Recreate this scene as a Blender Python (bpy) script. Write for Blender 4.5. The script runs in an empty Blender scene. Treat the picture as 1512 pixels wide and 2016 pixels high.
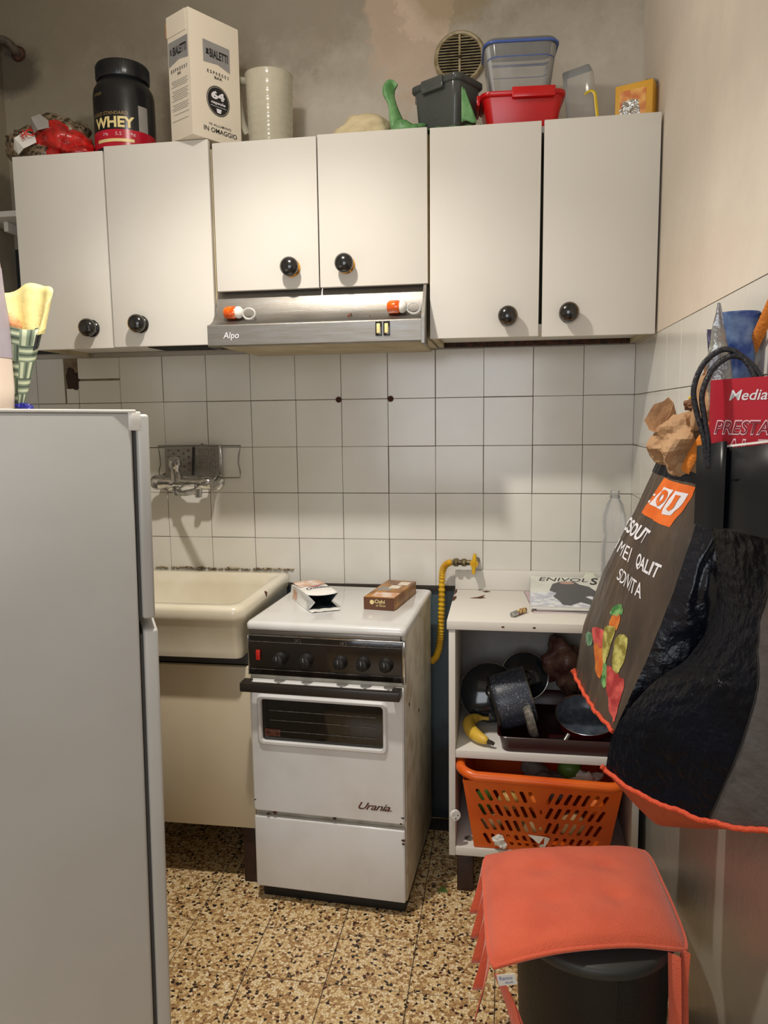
import bpy, bmesh, math, random
from mathutils import Vector, Matrix, noise
random.seed(7)
SC = bpy.context.scene
COL = SC.collection
PI = math.pi
V = Vector

# ------------------------------------------------------------------ camera
cam_d = bpy.data.cameras.new('camera'); cam = bpy.data.objects.new('camera', cam_d); COL.objects.link(cam)
cam_d.sensor_fit = 'HORIZONTAL'; cam_d.sensor_width = 36.0; cam_d.lens = 1500.0/1512.0*36.0
cam_d.clip_start = 0.02; cam_d.clip_end = 50
cr = V((0.98807874, 0.15345469, -0.01233101)); cu = V((-0.00712289, 0.12558134, 0.99205776)); cb = -V((-0.15378446, 0.98014335, -0.1251773))
M4 = Matrix(((cr.x, cu.x, cb.x, -0.38978), (cr.y, cu.y, cb.y, -2.40363), (cr.z, cu.z, cb.z, 1.34103), (0, 0, 0, 1)))
cam.matrix_world = M4
SC.camera = cam
# ------------------------------------------------------------------ world, lights, exposure
w = bpy.data.worlds.new('world'); SC.world = w; w.use_nodes = True
w.node_tree.nodes['Background'].inputs[0].default_value = (0.5, 0.55, 0.6, 1); w.node_tree.nodes['Background'].inputs[1].default_value = 0.15
def light(name, kind, loc, power, col, **k):
    d = bpy.data.lights.new(name, kind); d.energy = power; d.color = col
    for a, b in k.items():
        if a != 'rot': setattr(d, a, b)
    o = bpy.data.objects.new(name, d); COL.objects.link(o); o.location = loc
    if 'rot' in k: o.rotation_euler = k['rot']
    return o
light('bulb_light', 'POINT', (-0.94, -1.02, 2.385), 9.5, (1, 0.925, 0.83), shadow_soft_size=0.035)
light('bulb_beam', 'SPOT', (-0.94, -1.02, 2.385), 84, (1, 0.925, 0.83), shadow_soft_size=0.035, spot_size=math.radians(133), spot_blend=1.0)
light('rear_fill', 'AREA', (-0.75, -4.12, 1.55), 26, (0.90, 0.94, 1.0), shape='RECTANGLE', size=1.3, size_y=1.5, rot=(PI/2, 0, 0))  # added cool fill from behind the camera, no known window there
SC.view_settings.view_transform = 'Standard'; SC.view_settings.look = 'None'
SC.view_settings.exposure = 0.1; SC.view_settings.gamma = 1.0; SC.view_settings.use_curve_mapping = False

# ------------------------------------------------------------------ materials
def srgb(r, g, b):
    f = lambda c: ((c/255.0+0.055)/1.055)**2.4 if c > 10.3 else c/255.0/12.92
    return (f(r), f(g), f(b), 1)
MATS = {}
def mat(name, col, rough=0.5, metal=0.0, nz=None, bump=None, col2=None, coat=0, spec=0.5, space='Object', stretch=None, sheen=0):
    """principled material with optional two-colour noise (scale, detail, lo, hi) and noise bump (scale, strength)"""
    m = bpy.data.materials.new(name); m.use_nodes = True; nt = m.node_tree; N = nt.nodes; Lk = nt.links
    b = N['Principled BSDF']
    b.inputs['Base Color'].default_value = col; b.inputs['Roughness'].default_value = rough; b.inputs['Metallic'].default_value = metal
    b.inputs['Coat Weight'].default_value = coat; b.inputs['Specular IOR Level'].default_value = spec
    b.inputs['Sheen Weight'].default_value = sheen
    tc = N.new('ShaderNodeTexCoord'); src = tc.outputs['Object']
    if space == 'World':
        g = N.new('ShaderNodeNewGeometry'); src = g.outputs['Position']
    if stretch:
        mp = N.new('ShaderNodeMapping'); mp.inputs['Scale'].default_value = stretch; Lk.new(src, mp.inputs[0]); src = mp.outputs[0]
    if nz is None and bump is None: nz = (30, 3, 0.3, 0.7)
    if col2 is None: col2 = tuple(c*0.88 for c in col[:3])+(1,)
    if nz:
        n = N.new('ShaderNodeTexNoise'); n.inputs['Scale'].default_value = nz[0]; n.inputs['Detail'].default_value = nz[1]; Lk.new(src, n.inputs['Vector'])
        r = N.new('ShaderNodeMapRange'); r.inputs[1].default_value = nz[2]; r.inputs[2].default_value = nz[3]; Lk.new(n.outputs['Fac'], r.inputs[0])
        mx = N.new('ShaderNodeMix'); mx.data_type = 'RGBA'; mx.inputs[6].default_value = col; mx.inputs[7].default_value = col2
        Lk.new(r.outputs[0], mx.inputs[0]); Lk.new(mx.outputs[2], b.inputs['Base Color'])
    if bump:
        n = N.new('ShaderNodeTexNoise'); n.inputs['Scale'].default_value = bump[0]; n.inputs['Detail'].default_value = 4; Lk.new(src, n.inputs['Vector'])
        bp = N.new('ShaderNodeBump'); bp.inputs['Strength'].default_value = bump[1]; bp.inputs['Distance'].default_value = 0.01
        Lk.new(n.outputs['Fac'], bp.inputs['Height']); Lk.new(bp.outputs[0], b.inputs['Normal'])
    MATS[name] = m
    return m
def film(name, tint, col, rough=0.1, fac=0.25):
    """clear or milky plastic: see-through mixed with a glossy body"""
    m = bpy.data.materials.new(name); m.use_nodes = True; nt = m.node_tree; N = nt.nodes; Lk = nt.links
    b = N['Principled BSDF']; b.inputs['Base Color'].default_value = col; b.inputs['Roughness'].default_value = rough
    t = N.new('ShaderNodeBsdfTransparent'); t.inputs[0].default_value = tint
    fr = N.new('ShaderNodeFresnel'); fr.inputs[0].default_value = 1.45
    nz = N.new('ShaderNodeTexNoise'); nz.inputs['Scale'].default_value = 12
    a = N.new('ShaderNodeMath'); a.operation = 'MULTIPLY_ADD'; a.inputs[1].default_value = 0.12; a.inputs[2].default_value = fac-0.06
    Lk.new(nz.outputs['Fac'], a.inputs[0])
    a2 = N.new('ShaderNodeMath'); a2.operation = 'ADD'; a2.use_clamp = True; Lk.new(a.outputs[0], a2.inputs[0]); Lk.new(fr.outputs[0], a2.inputs[1])
    mx = N.new('ShaderNodeMixShader'); Lk.new(a2.outputs[0], mx.inputs[0]); Lk.new(t.outputs[0], mx.inputs[1]); Lk.new(b.outputs[0], mx.inputs[2])
    Lk.new(mx.outputs[0], N['Material Output'].inputs['Surface'])
    return m
S = srgb
m_tile = mat('glazed_tile', S(223, 221, 214), 0.16, nz=(5, 3, 0.3, 0.8), col2=S(212, 209, 199), bump=(9, 0.05), space='World')
m_grout = mat('grout', S(150, 136, 116), 0.9, nz=(20, 4, 0.3, 0.7), col2=S(112, 96, 76), space='World')
m_trimdark = mat('dark_edge', S(58, 52, 46), 0.8, space='World')
m_lam = mat('white_laminate', S(221, 218, 211), 0.6, nz=(3, 2, 0.3, 0.7), col2=S(217, 213, 204), bump=(220, 0.02), spec=0.3)
m_lamin = mat('cabinet_inside', S(196, 184, 152), 0.55, nz=(9, 4, 0.3, 0.7), col2=S(168, 152, 116))
m_yel = mat('yellowed_edge', S(222, 196, 132), 0.5, nz=(20, 3, 0.3, 0.7), col2=S(190, 150, 80))
m_blk = mat('black_gloss', S(20, 20, 21), 0.18, nz=(40, 3, 0.4, 0.7), col2=S(30, 29, 28), coat=0.5)
m_blkm = mat('black_matte', S(24, 23, 22), 0.55)
m_gold = mat('worn_yellow', S(226, 160, 34), 0.35, nz=(120, 3, 0.5, 0.6), col2=S(120, 74, 20))
m_steel = mat('brushed_steel', S(150, 149, 147), 0.42, 0.95, nz=(14, 4, 0.3, 0.7), col2=S(140, 134, 124), bump=(60, 0.06), stretch=(1, 12, 12))
m_chrome = mat('chrome', S(205, 205, 205), 0.12, 1.0, nz=(30, 3, 0.45, 0.75), col2=S(150, 145, 135))
m_ceram = mat('ceramic', S(228, 222, 204), 0.2, nz=(6, 4, 0.4, 0.8), col2=S(214, 203, 176), coat=0.4)
m_enam = mat('white_enamel', S(220, 220, 219), 0.2, nz=(8, 4, 0.5, 0.8), col2=S(208, 206, 202), coat=0.4)
m_enside = mat('dirty_enamel', S(206, 200, 184), 0.4, nz=(14, 5, 0.45, 0.75), col2=S(160, 144, 112))
m_rust = mat('rust', S(78, 44, 26), 0.8, nz=(90, 3, 0.4, 0.6), col2=S(30, 20, 14))
m_panel = mat('dark_control_panel', S(26, 22, 20), 0.14, nz=(12, 3, 0.4, 0.7), col2=S(40, 30, 22), coat=0.3)
m_glassd = mat('dark_oven_glass', S(10, 10, 10), 0.1, nz=(12, 3, 0.4, 0.7), col2=S(18, 16, 12), coat=0.5)
m_redsw = mat('red_switch', S(200, 40, 30), 0.3)
m_hose = mat('yellow_hose', S(222, 176, 28), 0.4, nz=(40, 3, 0.4, 0.7), col2=S(190, 138, 18))
m_brass = mat('dirty_brass', S(132, 118, 84), 0.4, 0.7, nz=(80, 3, 0.4, 0.6), col2=S(70, 60, 44))
m_brown = mat('dark_brown_wood', S(58, 34, 28), 0.5, nz=(30, 4, 0.3, 0.7), col2=S(36, 22, 18))
m_fridge = mat('fridge_enamel', S(192, 193, 190), 0.3, nz=(2.2, 3, 0.3, 0.75), col2=S(180, 179, 175), bump=(3.0, 0.25))
m_gask = mat('gasket', S(70, 68, 66), 0.6)
m_orange = mat('orange_cloth', S(226, 100, 66), 0.85, nz=(16, 5, 0.35, 0.75), col2=S(212, 88, 56), bump=(420, 0.35), sheen=0.3)
m_bin = mat('black_leatherette', S(17, 17, 16), 0.6, nz=(60, 3, 0.3, 0.7), col2=S(14, 14, 14), bump=(160, 0.15))
m_binlid = mat('grey_lid', S(50, 52, 50), 0.5)
m_white = mat('white_plastic', S(232, 230, 224), 0.35)
m_paperw = mat('white_paper', S(230, 228, 222), 0.6, bump=(60, 0.2))
m_ink = mat('black_ink', S(28, 28, 28), 0.5)
m_inkg = mat('grey_ink', S(150, 146, 140), 0.6)
m_inkw = mat('white_ink', S(232, 230, 236), 0.45)
m_silv = mat('silver_print', S(164, 164, 164), 0.35, 0.3)
m_carton = mat('white_carton', S(228, 219, 202), 0.45, nz=(4, 2, 0.3, 0.7), col2=S(222, 211, 192))
m_cartin = mat('bare_carton', S(176, 132, 92), 0.8)
m_tubblk = mat('black_tub_plastic', S(20, 22, 25), 0.28, nz=(8, 3, 0.4, 0.7), col2=S(26, 28, 32))
m_tubred = mat('red_label', S(196, 22, 48), 0.28, nz=(8, 3, 0.4, 0.7), col2=S(170, 18, 40))
m_cream = mat('cream_ink', S(236, 216, 150), 0.4)
m_goldink = mat('gold_ink', S(150, 124, 80), 0.4)
m_redbag = mat('red_plastic_bag', S(214, 34, 30), 0.22, nz=(26, 4, 0.4, 0.65), col2=S(150, 20, 20), bump=(40, 0.4), coat=0.4)
m_brnfilm = mat('brown_speckled_bag', S(134, 116, 92), 0.3, nz=(90, 3, 0.45, 0.6), col2=S(52, 44, 36), bump=(50, 0.4))
m_milky = film('milky_plastic', (0.86, 0.82, 0.72, 1), S(214, 208, 188), 0.18, 0.62)
m_clear = film('clear_plastic', (0.96, 0.96, 0.95, 1), S(214, 216, 216), 0.08, 0.13)
m_smoke = film('smoky_plastic', (0.62, 0.63, 0.60, 1), S(104, 108, 104), 0.14, 0.5)
m_pet = film('pet_plastic', (0.985, 0.985, 0.985, 1), S(236, 238, 240), 0.05, 0.15)
m_bluep = mat('blue_plastic', S(76, 104, 178), 0.3)
m_redp = mat('red_plastic', S(206, 22, 24), 0.25, nz=(10, 3, 0.3, 0.7), col2=S(190, 16, 20))
m_greenb = mat('green_bag', S(118, 168, 110), 0.4, nz=(30, 4, 0.35, 0.7), col2=S(70, 128, 70), bump=(50, 0.3))
m_cloth = mat('beige_cloth', S(214, 198, 160), 0.9, bump=(90, 0.3))
m_ybox = mat('yellow_carton', S(230, 176, 60), 0.45, nz=(9, 3, 0.3, 0.7), col2=S(220, 160, 48))
m_orgw = mat('orange_print', S(206, 110, 40), 0.4, nz=(40, 4, 0.4, 0.6), col2=S(240, 180, 90))
m_foil = mat('silver_foil', S(190, 190, 188), 0.22, 0.9, bump=(60, 0.8))
m_yplas = mat('yellow_clip', S(236, 204, 30), 0.3)
m_vent = mat('vent_cream', S(176, 162, 128), 0.5, nz=(60, 4, 0.4, 0.7), col2=S(128, 112, 78))
m_dark = mat('dark_void', S(14, 12, 10), 0.9)
m_orgl = mat('orange_liquid', S(226, 104, 20), 0.12, nz=(60, 3, 0.4, 0.6), col2=S(200, 76, 12), coat=0.6)
m_speck = mat('speckled_pot', S(50, 56, 68), 0.35, nz=(260, 2, 0.62, 0.68), col2=S(150, 154, 160))
m_potin = mat('pan_inside', S(58, 66, 78), 0.3, nz=(60, 4, 0.4, 0.7), col2=S(84, 92, 102))
m_rim = mat('metal_rim', S(190, 190, 188), 0.25, 1.0)
m_lidgl = mat('dark_glass_lid', S(24, 28, 32), 0.12, nz=(16, 3, 0.4, 0.7), col2=S(38, 42, 46), coat=0.3)
m_panred = mat('dark_red_enamel', S(126, 14, 26), 0.25)
m_tray = mat('dark_maroon_tray', S(56, 16, 18), 0.3)
m_handle = mat('grey_handle', S(92, 90, 86), 0.5, nz=(90, 4, 0.45, 0.65), col2=S(130, 124, 112))
m_banana = mat('banana_skin', S(222, 182, 66), 0.45, nz=(16, 4, 0.5, 0.75), col2=S(160, 118, 40))
m_bantip = mat('banana_tip', S(40, 30, 18), 0.7)
m_basket = mat('orange_basket', S(234, 112, 30), 0.32, nz=(6, 2, 0.3, 0.7), col2=S(214, 80, 16))
m_kraft = mat('kraft_paper', S(178, 144, 108), 0.75, nz=(14, 4, 0.3, 0.75), col2=S(160, 120, 82), bump=(50, 0.4))
m_kraftd = mat('kraft_dark', S(120, 82, 54), 0.8, bump=(40, 0.4))
m_pouch = mat('silver_pouch', S(176, 176, 168), 0.3, 0.55, nz=(20, 4, 0.4, 0.7), col2=S(120, 118, 132), bump=(40, 0.6))
m_bluem = mat('blue_marbled', S(40, 70, 140), 0.3, nz=(22, 5, 0.42, 0.62), col2=S(138, 164, 200))
m_redpap = mat('red_paper', S(182, 32, 52), 0.4, nz=(7, 3, 0.3, 0.7), col2=S(168, 26, 44))
m_redpapd = mat('dark_red_ink', S(140, 20, 42), 0.4)
m_pinkw = mat('pale_pink_ink', S(236, 196, 204), 0.4)
m_strap = mat('orange_strap', S(226, 134, 44), 0.6, bump=(200, 0.3))
m_bagA = mat('woven_brown_black_bag', S(84, 71, 60), 0.36, nz=(14, 5, 0.35, 0.7), col2=S(52, 46, 42), bump=(40, 0.5), coat=0.2, stretch=(1, 1, 0.22))
m_bagB = mat('woven_blue_black_bag', S(15, 19, 32), 0.3, nz=(12, 4, 0.4, 0.7), col2=S(12, 14, 22), bump=(45, 0.55), coat=0.2, spec=0.35)
m_bagB2 = mat('woven_near_black_bag', S(9, 12, 22), 0.27, nz=(12, 4, 0.4, 0.7), col2=S(7, 8, 13), bump=(60, 0.7), coat=0.0, spec=0.14)
m_bagG = mat('woven_grey_panel', S(84, 82, 84), 0.55, nz=(5, 4, 0.3, 0.7), col2=S(62, 54, 46), bump=(60, 0.3))
m_pipe = mat('orange_piping', S(214, 78, 44), 0.7, bump=(200, 0.5))
m_bagO = mat('orange_bag_base', S(168, 76, 44), 0.6, bump=(40, 0.4))
m_blkpap = mat('smooth_black_paper', S(13, 16, 21), 0.36, nz=(6, 3, 0.3, 0.7), col2=S(18, 21, 25), spec=0.35)
m_rope = mat('black_cord', S(30, 31, 38), 0.5, bump=(160, 0.5))
m_logo = mat('orange_logo', S(216, 100, 34), 0.4, nz=(30, 3, 0.3, 0.7), col2=S(230, 116, 46))
m_mint = mat('mint_print', S(120, 160, 130), 0.5, nz=(60, 3, 0.4, 0.6), col2=S(70, 110, 80))
m_pgreen = mat('green_print', S(60, 116, 60), 0.5, nz=(70, 3, 0.4, 0.6), col2=S(130, 180, 110))
m_pyel = mat('yellow_green_print', S(196, 190, 110), 0.5, nz=(50, 3, 0.4, 0.6), col2=S(130, 120, 50))
m_pred = mat('red_print', S(160, 50, 52), 0.5, nz=(40, 3, 0.4, 0.6), col2=S(206, 90, 84))
m_porg = mat('orange_print_veg', S(206, 126, 52), 0.5, nz=(40, 3, 0.4, 0.6), col2=S(196, 96, 40))
m_jug = mat('beige_bottle_plastic', S(206, 192, 178), 0.35, nz=(6, 3, 0.3, 0.7), col2=S(190, 174, 162))
m_jugt = mat('lilac_grey_label', S(150, 142, 152), 0.4)
m_lblk = mat('black_label', S(34, 32, 38), 0.4)
m_ypap = mat('yellow_paper', S(240, 228, 160), 0.6, bump=(30, 0.3))
m_bread = mat('bread_crust', S(206, 140, 90), 0.7, nz=(40, 4, 0.35, 0.7), col2=S(230, 180, 130), bump=(60, 0.5))
m_blue2 = mat('dark_blue_plastic', S(24, 26, 120), 0.3, bump=(80, 0.6))
m_mag = mat('magazine_cover', S(222, 224, 214), 0.3, nz=(9, 3, 0.4, 0.7), col2=S(206, 208, 200))
m_magb = mat('blue_white_print', S(180, 184, 200), 0.3, nz=(60, 3, 0.4, 0.6), col2=S(226, 228, 230))
m_magd = mat('dark_grey_print', S(74, 74, 78), 0.35)
m_skin = mat('skin_tone_print', S(190, 150, 132), 0.4)
m_lighter = mat('cream_label_print', S(222, 196, 128), 0.4, nz=(160, 2, 0.5, 0.55), col2=S(120, 40, 30))
m_foodp = mat('biscuit_print', S(206, 150, 110), 0.4, nz=(34, 4, 0.4, 0.62), col2=S(232, 220, 208))
m_brnbox = mat('dark_brown_carton', S(100, 62, 40), 0.35, nz=(10, 3, 0.3, 0.7), col2=S(84, 50, 32))
m_ochre = mat('ochre_carton', S(178, 126, 52), 0.4, nz=(20, 4, 0.4, 0.65), col2=S(120, 74, 34))
m_inside = mat('grey_foil_inside', S(92, 96, 102), 0.35, 0.4, nz=(30, 3, 0.4, 0.65), col2=S(60, 64, 70))
m_leaf = mat('green_leaf', S(96, 128, 58), 0.6)
m_potato = mat('potato_skin', S(184, 150, 100), 0.7, nz=(40, 4, 0.4, 0.7), col2=S(150, 112, 70))
m_ofruit = mat('orange_peel', S(238, 118, 24), 0.45, bump=(160, 0.4))
m_limeg = mat('green_veg', S(84, 124, 50), 0.45)
m_slot = mat('chip_brown', S(112, 60, 38), 0.8, nz=(120, 3, 0.4, 0.6), col2=S(64, 34, 22))
m_shelfd = mat('shade_dark_board', S(44, 46, 46), 0.7)  # dark colour standing for shade below the small shelf
m_ceil = mat('ceiling_paint', S(196, 188, 172), 0.9, space='World')
m_roomw = mat('plain_wall_paint', S(200, 190, 172), 0.9, space='World')
m_frame = mat('added_frame_paint', S(206, 204, 198), 0.5)  # for the invented frame around the rear fill

def plaster(name, base, blots, rough=0.85):
    """painted plaster with stains and other tone patches: base, then (colour, centre, radius, soft, noise amount) blots in world space"""
    m = bpy.data.materials.new(name); m.use_nodes = True; nt = m.node_tree; N = nt.nodes; Lk = nt.links
    b = N['Principled BSDF']; b.inputs['Roughness'].default_value = rough
    g = N.new('ShaderNodeNewGeometry')
    n = N.new('ShaderNodeTexNoise'); n.inputs['Scale'].default_value = 5; n.inputs['Detail'].default_value = 8; n.inputs['Roughness'].default_value = 0.65
    Lk.new(g.outputs['Position'], n.inputs['Vector'])
    mx = N.new('ShaderNodeMix'); mx.data_type = 'RGBA'; mx.inputs[6].default_value = base; mx.inputs[7].default_value = tuple(c*0.9 for c in base[:3])+(1,)
    mr = N.new('ShaderNodeMapRange'); mr.inputs[1].default_value = 0.35; mr.inputs[2].default_value = 0.7; Lk.new(n.outputs['Fac'], mr.inputs[0]); Lk.new(mr.outputs[0], mx.inputs[0])
    cur = mx.outputs[2]
    n2 = N.new('ShaderNodeTexNoise'); n2.inputs['Scale'].default_value = 9; n2.inputs['Detail'].default_value = 9; n2.inputs['Roughness'].default_value = 0.7
    Lk.new(g.outputs['Position'], n2.inputs['Vector'])
    for (c, ce, sc, soft, amt) in blots:
        vm = N.new('ShaderNodeVectorMath'); vm.operation = 'SUBTRACT'; Lk.new(g.outputs['Position'], vm.inputs[0]); vm.inputs[1].default_value = ce
        v2 = N.new('ShaderNodeVectorMath'); v2.operation = 'DIVIDE'; Lk.new(vm.outputs[0], v2.inputs[0]); v2.inputs[1].default_value = sc
        ln = N.new('ShaderNodeVectorMath'); ln.operation = 'LENGTH'; Lk.new(v2.outputs[0], ln.inputs[0])
        a = N.new('ShaderNodeMath'); a.operation = 'MULTIPLY_ADD'; Lk.new(n2.outputs['Fac'], a.inputs[0]); a.inputs[1].default_value = amt; Lk.new(ln.outputs['Value'], a.inputs[2])
        r = N.new('ShaderNodeMapRange'); Lk.new(a.outputs[0], r.inputs[0]); r.inputs[1].default_value = 1+amt*0.5+soft; r.inputs[2].default_value = 1+amt*0.5-soft
        q = N.new('ShaderNodeMath'); q.operation = 'MULTIPLY'; Lk.new(r.outputs[0], q.inputs[0]); q.inputs[1].default_value = c[3]
        x = N.new('ShaderNodeMix'); x.data_type = 'RGBA'; Lk.new(q.outputs[0], x.inputs[0]); Lk.new(cur, x.inputs[6]); x.inputs[7].default_value = c[:3]+(1,)
        cur = x.outputs[2]
    Lk.new(cur, b.inputs['Base Color'])
    bp = N.new('ShaderNodeBump'); bp.inputs['Strength'].default_value = 0.25; bp.inputs['Distance'].default_value = 0.01
    Lk.new(n2.outputs['Fac'], bp.inputs['Height']); Lk.new(bp.outputs[0], b.inputs['Normal'])
    return m
def C4(r, g, b, a): return S(r, g, b)[:3]+(a,)
m_plb = plaster('stained_plaster', S(204, 196, 182), [
    (C4(140, 130, 108, 0.85), (-2.1, 0, 2.45), (0.75, 1, 0.75), 0.45, 0.9),
    (C4(120, 110, 92, 0.7), (-1.2, 0, 2.75), (1.5, 1, 0.38), 0.35, 0.9),
    (C4(206, 178, 156, 0.5), (-0.68, 0, 2.56), (0.13, 1, 0.28), 0.10, 2.2),
    (C4(216, 196, 176, 0.45), (-0.62, 0, 2.60), (0.10, 1, 0.16), 0.05, 2.6),
    (C4(150, 132, 96, 0.6), (-0.55, 0, 2.60), (0.12, 1, 0.12), 0.2, 0.9),
    (C4(156, 144, 128, 0.4), (-1.02, 0, 2.55), (0.13, 1, 0.15), 0.10, 2.0),
    (C4(70, 62, 48, 0.8), (-1.97, 0, 2.46), (0.10, 1, 0.07), 0.25, 1.0)])
m_plr = plaster('beige_plaster', S(228, 219, 206), [(C4(214, 192, 172, 0.35), (0, -0.5, 1.6), (1, 0.5, 0.12), 0.4, 0.9)])
m_low = plaster('sheen_lightened_gloss_paint', S(140, 142, 138), [(C4(150, 146, 132, 0.5), (0, -1.0, 0.3), (0.3, 0.6, 0.5), 0.5, 0.9)], 0.24)  # lightened copy of the blue-grey wall paint, gloss highlights put into its colour
m_low2 = plaster('blue_grey_wall_paint', S(74, 92, 100), [(C4(24, 26, 26, 0.9), (-0.58, 0, 0.0), (0.5, 1, 0.30), 0.2, 0.8)], 0.4)  # fades to near-black low in the gap beside the stove

def terrazzo():
    m = bpy.data.materials.new('terrazzo'); m.use_nodes = True; nt = m.node_tree; N = nt.nodes; Lk = nt.links
    b = N['Principled BSDF']; b.inputs['Roughness'].default_value = 0.32
    g = N.new('ShaderNodeNewGeometry')
    base = S(164, 128, 86)
    cur = None
    def layer(scale, thr, ramp, rnd, edge, cur):
        mp = N.new('ShaderNodeMapping'); mp.inputs['Location'].default_value = (rnd, rnd*2, 0); Lk.new(g.outputs['Position'], mp.inputs[0])
        nn = N.new('ShaderNodeTexNoise'); nn.inputs['Scale'].default_value = scale*0.8; Lk.new(mp.outputs[0], nn.inputs['Vector'])
        ad = N.new('ShaderNodeVectorMath'); ad.operation = 'MULTIPLY_ADD'; Lk.new(nn.outputs['Color'], ad.inputs[0]); ad.inputs[1].default_value = (0.9/scale,)*3; Lk.new(mp.outputs[0], ad.inputs[2])
        v1 = N.new('ShaderNodeTexVoronoi'); v1.voronoi_dimensions = '2D'; v1.inputs['Scale'].default_value = scale; Lk.new(ad.outputs[0], v1.inputs['Vector'])
        v2 = N.new('ShaderNodeTexVoronoi'); v2.voronoi_dimensions = '2D'; v2.feature = 'DISTANCE_TO_EDGE'; v2.inputs['Scale'].default_value = scale; Lk.new(ad.outputs[0], v2.inputs['Vector'])
        sp = N.new('ShaderNodeSeparateColor'); Lk.new(v1.outputs['Color'], sp.inputs[0])
        gt = N.new('ShaderNodeMath'); gt.operation = 'LESS_THAN'; Lk.new(sp.outputs[0], gt.inputs[0]); gt.inputs[1].default_value = thr
        ge = N.new('ShaderNodeMath'); ge.operation = 'GREATER_THAN'; Lk.new(v2.outputs['Distance'], ge.inputs[0]); ge.inputs[1].default_value = edge
        mu = N.new('ShaderNodeMath'); mu.operation = 'MULTIPLY'; Lk.new(gt.outputs[0], mu.inputs[0]); Lk.new(ge.outputs[0], mu.inputs[1])
        cr_ = N.new('ShaderNodeValToRGB'); cr_.color_ramp.interpolation = 'CONSTANT'
        el = cr_.color_ramp.elements; el[0].position = 0; el[0].color = ramp[0][1]; el[1].position = ramp[1][0]; el[1].color = ramp[1][1]
        for p_, c_ in ramp[2:]: e = el.new(p_); e.color = c_
        Lk.new(sp.outputs[1], cr_.inputs[0])
        x = N.new('ShaderNodeMix'); x.data_type = 'RGBA'; Lk.new(mu.outputs[0], x.inputs[0])
        if cur is None: x.inputs[6].default_value = base
        else: Lk.new(cur, x.inputs[6])
        Lk.new(cr_.outputs[0], x.inputs[7])
        return x.outputs[2]
    cur = layer(330, 0.6, [(0, S(206, 176, 122)), (0.4, S(180, 140, 90)), (0.8, S(96, 62, 40))], 3.1, 0.08, cur)
    cur = layer(140, 0.68, [(0, S(232, 208, 160)), (0.35, S(214, 184, 130)), (0.6, S(240, 222, 184)), (0.84, S(178, 140, 96)), (0.90, S(44, 36, 34))], 0.0, 0.07, cur)
    cur = layer(105, 0.08, [(0, S(40, 32, 32)), (0.6, S(84, 44, 30)), (0.9, S(236, 214, 168))], 7.7, 0.12, cur)
    Lk.new(cur, b.inputs['Base Color'])
    return m
m_terr = terrazzo()
def woven():
    """green fabric-print: alternating blocks of stripes"""
    m = bpy.data.materials.new('green_woven_print'); m.use_nodes = True; nt = m.node_tree; N = nt.nodes; Lk = nt.links
    b = N['Principled BSDF']; b.inputs['Roughness'].default_value = 0.7
    uv = N.new('ShaderNodeTexCoord')
    ck = N.new('ShaderNodeTexChecker'); ck.inputs['Scale'].default_value = 5; Lk.new(uv.outputs['UV'], ck.inputs['Vector'])
    outs = []
    for ax in ('X', 'Y'):
        wv = N.new('ShaderNodeTexWave'); wv.bands_direction = ax; wv.inputs['Scale'].default_value = 3.2; wv.inputs['Distortion'].default_value = 0.3; Lk.new(uv.outputs['UV'], wv.inputs['Vector'])
        outs.append(wv.outputs['Fac'])
    mf = N.new('ShaderNodeMix'); Lk.new(ck.outputs['Fac'], mf.inputs[0]); Lk.new(outs[0], mf.inputs[2]); Lk.new(outs[1], mf.inputs[3])
    r = N.new('ShaderNodeValToRGB'); Lk.new(mf.outputs[0], r.inputs[0])
    e = r.color_ramp.elements; e[0].position = 0.0; e[0].color = S(52, 62, 52); e[1].position = 0.78; e[1].color = S(176, 184, 156)
    k = e.new(0.15); k.color = S(104, 118, 98); k = e.new(0.7); k.color = S(112, 126, 106)
    Lk.new(r.outputs[0], b.inputs['Base Color'])
    return m
m_woven = woven()

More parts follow.
